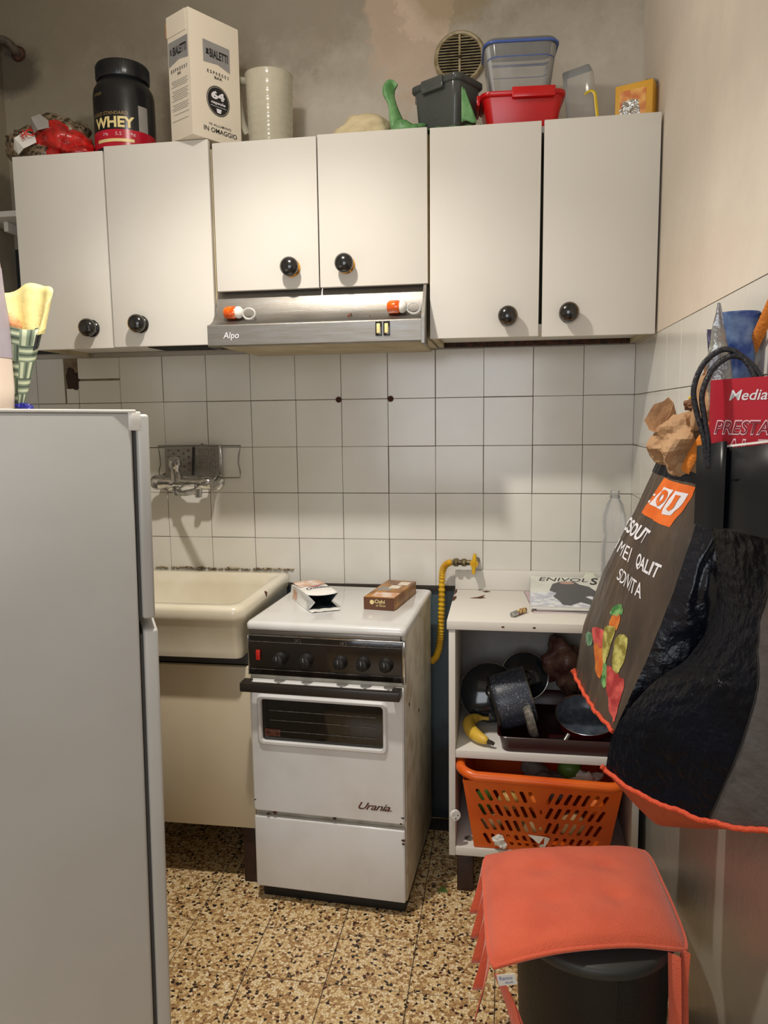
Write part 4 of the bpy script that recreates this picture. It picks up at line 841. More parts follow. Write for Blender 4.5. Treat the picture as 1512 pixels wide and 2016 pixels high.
fr2((-0.315, -0.398, 0.192), (-0.27, -0.400, 0.190), (-0.285, -0.403, 0.170)); fr2((-0.270, -0.402, 0.192), (-0.255, -0.403, 0.188), (-0.272, -0.401, 0.156)); fr2((-0.285, -0.400, 0.165), (-0.262, -0.402, 0.172), (-0.28, -0.398, 0.150))
g = single('paper_scrap', 'white torn paper scrap with pointed wings at the middle of the basket front', 'paper', b, m_paperw, flat=True, group='paper scraps stuck in the basket slots'); solid(g, 0.0006)

# ================================================================== FRIDGE
FX, FY, FR = -1.072, -1.1, math.radians(30)
t = thing('fridge', 'tall white two-door fridge seen from its dented side', 'fridge', (FX, FY, 0), tilt=(0, math.radians(0.9), FR))
obj('body', MB().box(-0.56, -0.006, 0.0, 0.52, 0.03, 1.352, 0.006, seg=3), m_fridge, t, world=False)
obj('top_cap', MB().box(-0.562, 0.002, -0.003, 0.522, 1.3522, 1.358, 0.002), m_white, t, world=False)
g = obj('gasket', MB().box(-0.005, 0.001, 0.010, 0.51, 0.97, 1.345).box(-0.005, 0.001, 0.010, 0.51, 0.06, 0.935), m_gask, t, world=False)
obj('door', MB().box(0.001, 0.024, 0.000, 0.52, 0.966, 1.350, 0.006, seg=3), m_fridge, t, world=False)
obj('door', MB().box(0.001, 0.028, 0.000, 0.52, 0.045, 0.946, 0.006, seg=3), m_fridge, t, world=False)
obj('hinge', MB().box(-0.012, 0.010, -0.002, 0.03, 1.320, 1.3545, 0.002), m_white, t, world=False)
for a in (-0.52, -0.04):
    for c in (0.04, 0.46): obj('foot', MB().cyl((a, c, 0.0), (a, c, 0.032), 0.018), m_blkm, t, world=False)
ZF = 1.3665
def ftop(x, y=-0.85): return 1.3582-math.sin(math.radians(0.9))*((x-FX)*math.cos(FR)+(y-FY)*math.sin(FR))
# bottle on the fridge
bxz = ftop(-1.52)+0.001
t = thing('detergent_bottle', 'tall beige plastic bottle with black label on the fridge top', 'bottle', (-1.527, -0.85, bxz))
rg = []
for z, w_ in ((0.0, 0.046), (0.006, 0.054), (0.05, 0.057), (0.20, 0.055), (0.25, 0.050), (0.33, 0.046), (0.37, 0.040), (0.40, 0.028)):
    rg.append(rrect(-1.527-w_, -1.527+w_, -0.85-w_*0.75, -0.85+w_*0.75, w_*0.45, bxz+z))
obj('bottle', MB().loft(rg), m_jug, t, smooth=60)
obj('cap', MB().lathe([(0.024, 0.40), (0.024, 0.425), (0.020, 0.43)], (-1.527, -0.85, bxz), seg=24), m_white, t)
rgl = [rrect(-1.527-w_, -1.527+w_, -0.85-w_*0.75, -0.85+w_*0.75, w_*0.45, bxz+z) for z, w_ in ((0.115, 0.0575), (0.20, 0.0562), (0.25, 0.0512), (0.31, 0.0485))]
obj('label', MB().loft(rgl, cap0=False, cap1=False), m_jugt, t, label='lilac grey upper label')
lx = -1.4578
b = MB().faces2d([[(-0.885, 0.055), (-0.862, 0.020), (-0.835, 0.016), (-0.838, 0.085), (-0.885, 0.088)]], lambda u, v: (lx+0.0008, u, bxz+v)); 
f2 = lambda u, v: (-1.510+0.028*u, -0.8938, bxz+0.018+0.075*v)
b = MB().faces2d([[(0, 0.3), (0.2, 0), (1, 0), (1.05, 0.8), (0.5, 1), (0.1, 1)]], lambda u, v: f2(u, v)); obj('black_patch', b, m_lblk, t, flat=True)
b = MB()
for r_ in (0.30, 0.18): b.faces2d([circ(18, 0.62, 0.58, r_, r_*0.42), circ(18, 0.62, 0.58, r_-0.06, (r_-0.06)*0.42)], lambda u, v: V(f2(u, v))+V((0, -0.0006, 0)))
b.faces2d([[(0.35, 0.08), (0.9, 0.08), (0.9, 0.30), (0.35, 0.30)], [(0.52, 0.14), (0.72, 0.14), (0.72, 0.24), (0.52, 0.24)]], lambda u, v: V(f2(u, v))+V((0, -0.0006, 0)))
obj('emblem', b, m_inkg, t, flat=True)
# paper cone with bread
CXN, CYN = -1.490, -0.790
cz = ftop(CXN, CYN)+0.001
t = thing('paper_cone', 'green woven-print paper cone with yellow lining on the fridge top', 'paper cone', (CXN, CYN, cz))
def conept(a, h, k=1.0):
    s = h; r = 0.013+0.040*s
    return V((CXN+0.022*s+r*k*math.cos(a), CYN+0.6*r*k*math.sin(a), cz+0.002+0.182*s+0.006*math.sin(a*2)*s))
g = obj('cone', MB().loft([[conept(2*PI*j/28, i/10) for j in range(28)] for i in range(11)], cap1=False, uv=True), m_woven, t, smooth=60); solid(g, 0.0008)
def lin(u, v):
    a = PI*1.35*u-0.15*PI; h = 1.0+v*(0.30+0.10*math.sin(a)-0.12*max(0, math.cos(a)))
    p = conept(a, 0.93, 0.96); q_ = conept(a, 1.0, 1.0)
    return V((q_.x+0.020*v*math.cos(a), p.y+0.012*v+0.004*math.sin(7*a), p.z+0.085*v*(1+0.35*math.sin(a))+0.004*math.sin(5*a)*v))
g = obj('lining', MB().surf(lin, 28, 8), m_ypap, t, smooth=60); solid(g, 0.0006)
b = MB().surf(lambda u, v: (CXN+0.055+0.024*u+0.002*v, CYN-0.015, cz+0.205+0.035*u*v+0.012*u+0.012*v), 6, 4)
b.bm.free()
obj('handle_slot', MB().tube([conept(-0.35, 0.74)+V((0.001, -0.002, 0)), conept(-0.15, 0.76)+V((0.002, -0.002, 0)), conept(-0.15, 0.92)+V((0.002, -0.002, 0)), conept(-0.35, 0.93)+V((0.001, -0.002, 0))], 0.0022, 6, closed=True), m_lblk, t)
single('bread_roll', 'brown crusty bread roll inside the green paper cone', 'bread', MB().ball((CXN, CYN-0.012, cz+0.188), (0.030, 0.020, 0.030), 3, crump=0.2, seed=1), m_bread, smooth=180)
single('blue_plastic_scrap', 'crumpled dark blue plastic at the foot of the green paper cone', 'plastic scrap', MB().ball((CXN+0.028, CYN-0.015, cz+0.0085), (0.022, 0.012, 0.0085), 3, crump=0.5, freq=6), m_blue2, flat=True)

# ================================================================== LEFT CORNER
t = thing('wall_shelf', 'small pale wall shelf in the dark gap left of the cabinets', 'shelf', (-1.88, -0.1, 1.955))
obj('board', MB().box(-1.995, -1.772, -0.20, -0.006, 1.955, 1.972, 0.001), m_lam, t)
obj('bracket', MB().box(-1.93, -1.915, -0.15, -0.006, 1.925, 1.9545, 0.001), m_lam, t)
t = thing('shade_board', 'added dark board standing in for shade under the small wall shelf', 'board', (-1.88, -0.02, 1.56))  # dark board added where only shade fills the gap
obj('board', MB().box(-1.985, -1.80, -0.02, -0.006, 1.56, 1.90, 0.002), m_shelfd, t)
obj('edge_strip', MB().box(-1.80, -1.795, -0.022, -0.004, 1.56, 1.90, 0.001), m_blkm, t)
t = thing('wall_pipe', 'short grimy pipe stub jutting from the upper left corner', 'pipe', (-1.98, -0.04, 2.51))
obj('pipe', MB().tube([(-2.0, -0.05, 2.52), (-1.975, -0.05, 2.53), (-1.950, -0.045, 2.528), (-1.938, -0.03, 2.515), (-1.938, 0.0, 2.51)], 0.014, 12, sm=4), mat('grimy_pipe', S(96, 84, 70), 0.7, nz=(40, 4, 0.4, 0.7), col2=S(50, 42, 34)), t)
obj('collar', MB().lathe([(0.024, 0), (0.022, 0.008), (0.015, 0.012)], (-1.938, 0.003, 2.51), (0, -1, 0), 18), m_rust, t)

# ================================================================== ROUND VENT
t = thing('air_vent', 'round cream slatted air vent high on the back wall', 'air vent', (-0.524, 0, 0.912+1.395+0.002))
VC = V((-0.524, 0.0, 2.383))
obj('backing', MB().lathe([(0.066, -0.0), (0.066, 0.003)], VC, (0, -1, 0), 36), m_dark, t)
obj('ring', MB().lathe([(0.062, 0.001), (0.064, 0.012), (0.070, 0.014), (0.075, 0.008), (0.076, -0.003)], VC, (0, -1, 0), 48, cap0=False, cap1=False), m_vent, t)
for i in range(15):
    z = -0.056+0.008*i; hw = math.sqrt(0.0635**2-z*z)
    mt = Matrix.Translation(VC+V((0, -0.007, z))) @ Matrix.Rotation(math.radians(38), 4, 'X')
    obj('slat', MB().box(-hw, hw, -0.0045, 0.0045, -0.0007, 0.0007, mtx=mt), m_vent, t, flat=True)
obj('mullion', MB().box(VC.x-0.003, VC.x+0.003, -0.012, -0.002, VC.z-0.062, VC.z+0.062, 0.001), m_vent, t)
obj('screw', MB().ball(VC+V((0, -0.013, 0)), (0.005, 0.002, 0.005), 2), m_rust, t)

# ================================================================== THINGS ON TOP OF THE WALL CABINETS
ZC1 = 2.0705
# snack bag
t = thing('snack_bag', 'crumpled red and clear snack bag lying at the left end of the cabinets', 'bag', (-1.68, -0.24, ZC1))
obj('clear_end', MB().ball((-1.73, -0.25, 2.127), (0.085, 0.06, 0.060), 4, crump=0.55, freq=6, seed=3).ball((-1.66, -0.23, 2.165), (0.075, 0.05, 0.052), 4, crump=0.6, freq=6, seed=9), m_brnfilm, t, smooth=180, label='brown speckled clear end')
obj('red_film', MB().ball((-1.665, -0.255, 2.128), (0.082, 0.068, 0.058), 4, crump=0.5, freq=6, seed=5).ball((-1.60, -0.26, 2.105), (0.050, 0.05, 0.034), 4, crump=0.6, freq=7, seed=7), m_redbag, t, smooth=180)
pf = lambda cx, cz_, w_, h_, an: (lambda u, v: V((cx+(u-0.5)*w_*math.cos(an)-(v-0.5)*h_*math.sin(an), -0.335+0.10*abs(u-0.5)**2, cz_+(u-0.5)*w_*math.sin(an)+(v-0.5)*h_*math.cos(an))))
def patch(f, m, nm, tt=t): obj(nm, MB().faces2d([[(0.1, 0.1), (0.5, 0.0), (0.95, 0.12), (1.0, 0.6), (0.8, 0.95), (0.35, 0.9), (0, 0.7)]], f), m, tt, flat=True)
patch(pf(-1.735, 2.118, 0.075, 0.045, 0.5), m_paperw, 'white_patch'); patch(pf(-1.685, 2.165, 0.055, 0.045, 0.3), m_inkg, 'white_patch')
b = MB(); text(b, 'OHO', lambda u, v: pf(-1.722, 2.134, 0.05, 0.022, 0.55)(u, v)+V((0, -0.002, 0)), bold=0.03); obj('lettering', b, m_redbag, t)

# protein tub
t = thing('protein_tub', 'large black supplement tub with red label on the left wall cabinet', 'tub', (-1.463, -0.245, ZC1))
c = V((-1.463, -0.245, ZC1)); RB = 0.084
obj('tub', MB().lathe([(0.078, 0.0), (0.0835, 0.004), (RB, 0.012), (RB, 0.185), (0.081, 0.205), (0.072, 0.222), (0.067, 0.228), (0.067, 0.236)], c, seg=48), m_tubblk, t, smooth=50)
b = MB().lathe([(0.071, 0.233), (0.0725, 0.236), (0.0725, 0.275), (0.070, 0.280), (0.060, 0.281), (0.058, 0.2785), (0.001, 0.2785)], c, seg=48)
for i in range(60):
    a = 2*PI*i/60; b.box(-0.0007, 0.0007, -0.0736, -0.072, 0.238, 0.274, mtx=Matrix.Translation(c) @ Matrix.Rotation(a, 4, 'Z'))
obj('lid', b, m_tubblk, t, smooth=50)
obj('red_band', MB().lathe([(RB+0.0004, 0.020), (RB+0.0004, 0.070)], c, seg=48, cap0=False, cap1=False), m_tubred, t)
def cylf(thc, wd, z0, h, R=RB+0.0008, arc=0.0):
    return lambda u, v: c+V((R*math.cos(thc+(u-0.5)*wd), R*math.sin(thc+(u-0.5)*wd), z0+h*v+arc*math.sin(PI*u)))
th0 = math.radians(-88)
b = MB(); text(b, 'WHEY', cylf(th0+0.02, 1.42, 0.075, 0.032), bold=0.035, cuts=2); obj('lettering', b, m_cream, t)
b = MB(); text(b, 'GOLD STANDARD', cylf(th0-0.12, 1.30, 0.112, 0.010), bold=0.01, cuts=1); text(b, 'OPTIMUM', cylf(th0-0.55, 0.4, 0.172, 0.008), cuts=1); obj('small_lettering', b, m_goldink, t)
b = MB()
for k in range(3): text(b, ('24g', '5.5', '4g')[k], cylf(th0-0.25+0.45*k, 0.2, 0.052, 0.010), cuts=1)
obj('figures', b, m_pinkw, t)
b = MB().surf(lambda u, v: cylf(th0+0.05, 1.30, 0.034, 0.009, RB+0.001)(u, v), 20, 1); obj('cream_strip', b, m_cream, t)
b = MB().surf(lambda u, v: cylf(math.radians(-28), 0.35, 0.07, 0.075, RB+0.0006)(u, v), 8, 2); obj('info_panel', b, m_inkg, t)

t.scale = (1, 1, 0.91)
# white capsule carton, corner towards the room
t = thing('capsule_carton', 'tall white coffee capsule carton standing corner-on over the cabinet gap', 'box', (-1.21, -0.371, 2.091))
A0 = V((-1.210, -0.371, 2.0912)); dR = V((0.522, 0.853, 0)); dL = V((-0.853, 0.522, 0)); HH = 0.315; WR, WL = 0.165, 0.095
b = MB().prism([(0, 0), (1, 0), (1, 1), (0, 1)], lambda u, v, w_: A0+dR*WR*u+dL*WL*v+V((0, 0, w_)), HH)
obj('carton', b, m_carton, t, flat=True)
nR = V((0.853, -0.522, 0)); nL = V((-0.522, -0.853, 0))
fR = lambda x, z, o=0.0006: A0+dR*WR*x+V((0, 0, HH*z))+nR*o        # right face: x 0..1 away from the corner
fL = lambda x, z, o=0.0006: A0+dL*WL*(1-x)+V((0, 0, HH*z))+nL*o    # left face: x 0..1 towards the corner
obj('flap', MB().prism([(0, 0), (1, 0), (1, 1), (0, 1)], lambda u, v, w_: A0+dL*(WL*0.12+WL*0.88*u)+nL*(0.001+w_)+V((0, 0, HH*(0.835+0.165*v))), 0.0012), m_carton, t, flat=True)
obj('flap_edge', MB().prism([(0, 0), (1, 0), (1, 1), (0, 1)], lambda u, v, w_: A0+dL*(WL+0.0002+0.004*u)+nL*(w_)+V((0, 0, HH*(0.84+0.12*v))), 0.003), m_cartin, t, flat=True)
b = MB().faces2d([[(0.26, 0.62), (0.26, 0.80), (0.80, 0.80), (0.80, 0.60), (0.55, 0.635)]], lambda u, v: fR(u, v)); b.faces2d([[(0.03, 0.60), (0.03, 0.795), (0.93, 0.795), (0.93, 0.62), (0.5, 0.635)]], lambda u, v: fL(u, v)); obj('silver_panel', b, m_silv, t, flat=True)
sq = lambda f, x0_, x1_, z0_, z1_, o=0.001: (lambda u, v: f(x0_+(x1_-x0_)*u, z0_+(z1_-z0_)*v, o))
for f, n0, n1, px_, x0_, x1_ in ((fR, 0.39, 0.76, 0.345, 0.33, 0.77), (fL, 0.24, 0.86, 0.15, 0.12, 0.88)):
    b = MB(); text(b, 'BIALETTI', sq(f, n0, n1, 0.675, 0.745), bold=0.03); obj('title_lettering', b, m_ink, t, flat=True)
    b = MB(); b.faces2d([[(px_-0.035, 0.69), (px_+0.035, 0.69), (px_+0.02, 0.71), (px_-0.02, 0.71)]], lambda u, v: f(u, v, 0.001)); b.faces2d([[(px_-0.02, 0.7101), (px_+0.02, 0.7101), (px_+0.028, 0.735), (px_-0.028, 0.735)]], lambda u, v: f(u, v, 0.001)); obj('pot_emblem', b, m_ink, t, flat=True)
    b = MB()
    for k, ch in enumerate('ESPRESSO'):
        xx = x0_+(x1_-x0_)*k/7.6; text(b, ch, sq(f, xx, xx+(x1_-x0_)*0.075, 0.545, 0.571), bold=0.015)
    text(b, 'BAR', sq(f, (x0_+x1_)/2-0.08, (x0_+x1_)/2+0.08, 0.512, 0.534), bold=0.015); obj('subtitle_lettering', b, m_ink, t, flat=True)
b = MB(); text(b, 'IN ALLUMINIO', sq(fR, 0.33, 0.78, 0.121, 0.141), bold=0.01, sp=1.15); text(b, 'IN OMAGGIO', sq(fR, 0.22, 0.90, 0.066, 0.105), bold=0.012); obj('lower_lettering', b, m_ink, t, flat=True)
obj('badge_ring', MB().faces2d([circ(40, 0.53, 0.335, 0.235, 0.123), circ(40, 0.53, 0.335, 0.222, 0.116)], lambda u, v: fR(u, v, 0.001)), m_ink, t, flat=True)
obj('round_badge', MB().faces2d([circ(40, 0.53, 0.335, 0.213, 0.1115)], lambda u, v: fR(u, v, 0.001)), m_ink, t, flat=True)
b = MB(); text(b, '64', sq(fR, 0.39, 0.66, 0.345, 0.412, 0.0014), bold=0.05); text(b, 'capsule', sq(fR, 0.385, 0.675, 0.300, 0.330, 0.0014), bold=0.03); b.faces2d([[(0.37, 0.287), (0.69, 0.287), (0.69, 0.290), (0.37, 0.290)]], lambda u, v: fR(u, v, 0.0014))
b.faces2d([[(0.485, 0.272), (0.59, 0.272), (0.575, 0.238), (0.50, 0.238)]], lambda u, v: fR(u, v, 0.0014)); obj('white_print', b, m_inkw, t, flat=True)
b = MB()
for k, z in enumerate((0.47, 0.455, 0.44, 0.425, 0.39, 0.375, 0.36, 0.345, 0.33, 0.315, 0.28, 0.265, 0.25, 0.235, 0.20, 0.15)):
    x0_ = 0.10+0.04*(k % 3); b.faces2d([[(x0_, z), (0.88-0.05*(k % 2), z), (0.88-0.05*(k % 2), z+0.004), (x0_, z+0.004)]], lambda u, v: fL(u, v, 0.0008))
obj('fine_print', b, m_inkg, t, flat=True)

# milky pitcher
t = thing('measuring_jug', 'milky translucent plastic jug right of the tall white carton', 'jug', (-1.05, -0.18, ZC1))
c = V((-1.052, -0.185, ZC1)); pr = [(0.058, 0.001), (0.0605, 0.006)]
for k in range(9): z = 0.02+0.024*k; pr += [(0.0612+0.0006*k, z), (0.0622+0.0006*k, z+0.003), (0.0612+0.0006*k, z+0.006)]
pr += [(0.0675, 0.245), (0.069, 0.248), (0.066, 0.248), (0.064, 0.235), (0.059, 0.010), (0.001, 0.008)]
obj('jug', MB().lathe(pr, c, seg=40), m_milky, t, smooth=60)
obj('handle', MB().tube([c+V((-0.062, -0.008, 0.236)), c+V((-0.088, -0.012, 0.236)), c+V((-0.090, -0.012, 0.20)), c+V((-0.080, -0.012, 0.12)), c+V((-0.064, -0.01, 0.08))], 0.008, 10, sm=4, flat=(0.7, 1.5)), m_milky, t, smooth=60)

t.scale = (1, 1, 0.91)
# beige cloth bundle
b = MB().ball((-0.772, -0.21, 2.105), (0.082, 0.07, 0.050), 4, crump=0.35, freq=4, seed=6)
single('cloth_bundle', 'crumpled beige cloth bundle on the middle wall cabinet', 'cloth', b, m_cloth, base=(-0.772, -0.21, ZC1), smooth=180)
# green plastic bag
t = thing('green_bag', 'crumpled green plastic bag squashed under the smoky box', 'bag', (-0.60, -0.22, ZC1))
b = MB(); b.tube([(-0.668, -0.26, 2.085), (-0.680, -0.26, 2.13), (-0.690, -0.258, 2.17), (-0.700, -0.256, 2.200), (-0.692, -0.255, 2.222), (-0.680, -0.254, 2.214)], lambda s: 0.021-0.007*s+0.004*math.sin(12*s), 10, sm=5, flat=(1.0, 0.5))
obj('standing_tail', b, m_greenb, t, smooth=180)
obj('lump', MB().ball((-0.645, -0.265, 2.094), (0.042, 0.04, 0.030), 3, crump=0.6, freq=5, seed=4), m_greenb, t, smooth=180)
g = obj('spread_sheet', MB().surf(lambda u, v: (-0.66+0.21*u, -0.325+0.12*v, 2.0765+0.006*math.sin(17*u+3*v)**2+0.004*math.sin(9*v)**2), 30, 10), m_greenb, t, smooth=180); solid(g, 0.0008)
g = obj('pointed_corner', MB().surf(lambda u, v: (-0.502+0.040*u*(1-0.80*v)-0.000*v, -0.325+0.004*v, 2.088+0.085*v+0.004*math.sin(6*u)), 6, 8), m_greenb, t, smooth=180); solid(g, 0.001)

# plastic boxes
def tub_box(mbx, c, rot, w0, d0, w1, d1, h, th=0.002, r=0.018, z0=0.0):
    ring = lambda w_, d_, z, rr_: [Matrix.Rotation(rot, 3, 'Z') @ p+V(c) for p in rrect(-w_/2, w_/2, -d_/2, d_/2, rr_, z)]
    return mbx.loft([ring(w0, d0, z0, r), ring(w0+0.004, d0+0.004, z0+0.004, r), ring(w1, d1, z0+h, r*1.2), ring(w1-2*th, d1-2*th, z0+h, r*1.1), ring(w0-2*th, d0-2*th, z0+0.006, r*0.9)], cap0=True, cap1=True)
t = thing('smoky_box', 'smoky grey plastic storage box with clip lid below the air vent', 'box', (-0.545, -0.235, 2.084), math.radians(-33))
obj('box', tub_box(MB(), (0, 0, 0), 0, 0.128, 0.092, 0.150, 0.112, 0.118), m_smoke, t, world=False, smooth=50)
b = MB().loft([rrect(-0.078, 0.078, -0.059, 0.059, 0.02, 0.113), rrect(-0.081, 0.081, -0.062, 0.062, 0.02, 0.117), rrect(-0.081, 0.081, -0.062, 0.062, 0.02, 0.128), rrect(-0.076, 0.076, -0.057, 0.057, 0.018, 0.132)])
l = obj('lid', b, m_smoke, t, world=False, smooth=50)
obj('clip', MB().box(-0.086, -0.079, -0.03, 0.03, 0.098, 0.130, 0.002), m_smoke, l, world=False); obj('clip', MB().box(-0.035, 0.035, -0.069, -0.061, 0.100, 0.131, 0.002), m_smoke, l, world=False)
t = thing('red_container', 'red plastic food container with clip lid at the base of the box pile', 'box', (-0.350, -0.225, 2.0715), math.radians(4))
obj('box', tub_box(MB(), (0, 0, 0), 0, 0.172, 0.115, 0.205, 0.145, 0.082), m_redp, t, world=False, smooth=50)
b = MB().loft([rrect(-0.106, 0.106, -0.076, 0.076, 0.03, 0.080), rrect(-0.110, 0.110, -0.080, 0.080, 0.03, 0.084), rrect(-0.110, 0.110, -0.080, 0.080, 0.03, 0.092), rrect(-0.100, 0.100, -0.070, 0.070, 0.026, 0.096)])
l = obj('lid', b, m_redp, t, world=False, smooth=50)
obj('clip', MB().box(-0.030, 0.080, -0.090, -0.079, 0.072, 0.098, 0.003), m_redp, l, world=False); obj('clip', MB().box(-0.118, -0.109, -0.05, 0.05, 0.070, 0.096, 0.003), m_redp, l, world=False)
t = thing('clear_container', 'clear plastic container with blue rim stacked on the red one', 'box', (-0.355, -0.215, 2.1685), math.radians(4))
obj('box', tub_box(MB(), (0, 0, 0), 0, 0.150, 0.11, 0.186, 0.14, 0.118, r=0.03), m_clear, t, world=False, smooth=50)
b = MB().tube(rrect(-0.095, 0.095, -0.072, 0.072, 0.03, 0.122), 0.0035, 8, closed=True); l = obj('blue_rim', b, m_bluep, t, world=False)
obj('lid_band', MB().tube(rrect(-0.0865, 0.0865, -0.066, 0.066, 0.03, 0.088), 0.0013, 6, closed=True), m_bluep, t, world=False)
obj('lid', MB().loft([rrect(-0.096, 0.096, -0.073, 0.073, 0.03, 0.124), rrect(-0.092, 0.092, -0.069, 0.069, 0.03, 0.132)]), m_clear, t, world=False)
# clear lid standing with yellow clip
t = thing('clear_box', 'clear rectangular plastic box standing on end with a yellow clip', 'box', (-0.178, -0.20, ZC1), math.radians(-20))
mt = Matrix.Rotation(math.radians(-7), 4, 'Y')
b = MB().box(-0.040, 0.034, -0.024, 0.024, 0.004, 0.172, 0.006, mtx=mt @ Matrix.Translation(V((0, 0, 0.004)))); obj('box', b, m_clear, t, world=False)
obj('yellow_clip', MB().tube([(0.004, -0.03, 0.100), (0.018, -0.034, 0.104), (0.030, -0.034, 0.096), (0.034, -0.034, 0.072), (0.038, -0.034, 0.040), (0.040, -0.034, 0.010)], 0.0045, 8, sm=4, flat=(1, 0.6)), m_yplas, t, world=False)
# yellow carton
t = thing('yellow_carton', 'small yellow carton with orange picture at the right end of the cabinets', 'box', (-0.052, -0.225, ZC1+0.003), math.radians(-24))
obj('carton', MB().box(-0.046, 0.046, -0.030, 0.030, 0.0, 0.094, 0.002), m_ybox, t, world=False)
obj('picture', MB().box(-0.034, 0.030, -0.0308, -0.0298, 0.020, 0.080), m_orgw, t, world=False)
t.scale = (1.04, 1.04, 1.14)
obj('silver_crown', MB().ball((-0.004, -0.0315, 0.040), (0.024, 0.003, 0.018), 3, crump=1.0, freq=7, seed=3), m_foil, t, world=False, flat=True)
obj('foil', MB().ball((0.030, 0.004, 0.095), (0.018, 0.016, 0.010), 3, crump=0.9, freq=6, seed=8), m_foil, t, world=False, flat=True)

# ================================================================== BAGS HANGING ON THE RIGHT WALL
def keyp(K, v):
    for i in range(len(K)-1):
        if v <= K[i+1][0] or i == len(K)-2:
            a, b_ = K[i], K[i+1]; s = (v-a[0])/(b_[0]-a[0]); return V(a[1:]).lerp(V(b_[1:]), s)
FLk = [(0, -.236, -.82, .802), (.22, -.221, -.82, .906), (.5, -.183, -.82, 1.025), (.8, -.129, -.84, 1.148), (1, -.093, -.86, 1.25)]
NLk = [(0, -.185, -1.03, .766), (.22, -.130, -1.03, .91), (.5, -.09, -1.03, 1.03), (.8, -.052, -1.01, 1.16), (1, -.048, -.99, 1.231)]
def surfA(u, v, o=0.0):
    p = keyp(FLk, v)*(1-u)+keyp(NLk, v)*u
    p.x -= 0.022*math.sin(PI*min(max(u, 0), 1))*(0.4+0.6*math.sin(PI*min(max(v, 0), 1)))
    k = 0.005*noise.noise(V((u*5.5+v*1.2, v*1.6, 3.3)))+0.0022*noise.noise(V((u*15+v, v*1.8, 8)))+0.0012*noise.noise(V((u*16, v*12, 9)))
    return p+V((-0.97, 0.2, 0.0))*(k+o)
def gusA(u, v):
    a = surfA(1.0, v); b_ = V((-0.010, -1.035, a.z+0.02)); m_ = (a+b_)*0.5+V((0.0, -0.030*math.sin(PI*min(max(v, 0), 1)), 0))
    p = a*(1-u)**2+m_*2*u*(1-u)+b_*u*u
    return p+V((0, -1, 0))*(0.007*noise.noise(V((u*5, v*9, 1)))*math.sin(PI*u))
def farA(u, v):
    a = surfA(0.0, v); b_ = V((-0.008, -0.80, a.z+0.01)); return a*(1-u)+b_*u+V((0, 0.015*math.sin(PI*u), 0))
t = thing('shopping_bag', 'brown-black printed woven bag with an orange square badge, hanging on the right wall', 'bag', (-0.10, -0.93, 0.75), 0, 'woven shopping bags on the right wall')
obj('front_panel', MB().surf(surfA, 60, 60), m_bagA, t, smooth=180, label='brown printed panel')
obj('gusset', MB().surf(gusA, 24, 60), m_bagB, t, smooth=180, label='glossy blue-black side')
obj('far_side', MB().surf(farA, 6, 20), m_bagB, t, smooth=180)
def botA(u, w_):
    f = surfA(u, 0); bk = V((-0.01, -0.80-0.235*u, f.z)); p = f.lerp(bk, w_); p.z -= 0.025*math.sin(PI*w_); return p
obj('base_panel', MB().surf(botA, 20, 10), m_bagO, t, smooth=180, label='orange bottom')
obj('piping', MB().tube([surfA(i/24, 0)+V((-0.002, 0, -0.003+0.002*math.sin(i*1.9))) for i in range(25)], 0.0042, 8).tube([surfA(0, 0)+V((0, 0, -0.003)), surfA(0, 0)+V((-0.006, 0.002, 0.006))], 0.006, 8), m_pipe, t, label='orange piping', smooth=60)
obj('top_hem', MB().surf(lambda u, v: surfA(u, 0.955+0.05*v, 0.0015), 40, 3), m_bagB, t, smooth=180)
def printA(nm, polys, m, o=0.0012):
    for lp in polys: obj(nm, MB().faces2d([[(p.x+random.uniform(-.006, .006), p.y+random.uniform(-.003, .003)) for p in spline([(a, c, 0) for a, c in lp[0]], 4, True)]], lambda u, v: surfA(u, v, o), sub=3), m, t, smooth=180)
logo = [(0.416, 0.949), (0.98, 0.938), (0.774, 0.746), (0.233, 0.796)]
B0 = bil(logo)
def sfB(q, o): f = bil(q); return lambda u, v: surfA(f(u, v).x, f(u, v).y, o)
obj('badge', MB().surf(lambda u, v: sfB(logo, 0.0012)(u, v), 20, 20), m_logo, t, smooth=180, label='orange badge')
b = MB()
def lp(pts, o): b.faces2d(pts, lambda u, v: sfB(logo, o)(u, v), sub=2)
lp([[(0.10, 0.28), (0.56, 0.28), (0.56, 0.80), (0.22, 0.80)]], 0.0022); lp([[(0.61, 0.80), (0.92, 0.80), (0.92, 0.42), (0.84, 0.22), (0.66, 0.20), (0.61, 0.30)]], 0.0022)
lp([[(0.0, 0.30), (0.08, 0.30), (0.08, 0.36), (0.0, 0.36)]], 0.0022); lp([[(0.02, 0.50), (0.10, 0.50), (0.10, 0.55), (0.02, 0.55)]], 0.0022)
obj('badge_white', b, m_inkw, t, smooth=180)
b = MB(); lp([circ(22, 0.37, 0.54, 0.155, 0.215), circ(22, 0.37, 0.54, 0.065, 0.09)], 0.0032); lp([[(0.70, 0.72), (0.82, 0.72), (0.83, 0.42), (0.76, 0.30), (0.70, 0.34)]], 0.0032)
obj('badge_letters', b, m_logo, t, smooth=180)
b = MB()
for s_, q, bo in (('OSOUT', [(-0.02, 0.773), (0.588, 0.723), (0.538, 0.659), (-0.01, 0.709)], 0.03), ("'I MEI", [(0.0, 0.667), (0.398, 0.637), (0.435, 0.57), (0.0, 0.617)], 0.0), ('QALIT', [(0.522, 0.624), (0.838, 0.589), (0.822, 0.519), (0.549, 0.561)], 0.025), ('SDIVITA', [(0.369, 0.538), (0.736, 0.499), (0.76, 0.435), (0.373, 0.485)], 0.005)):
    text(b, s_, sfB(q, 0.0014), bold=bo, cuts=2)
obj('lettering', b, m_inkw, t, smooth=180, label='white printed lettering')
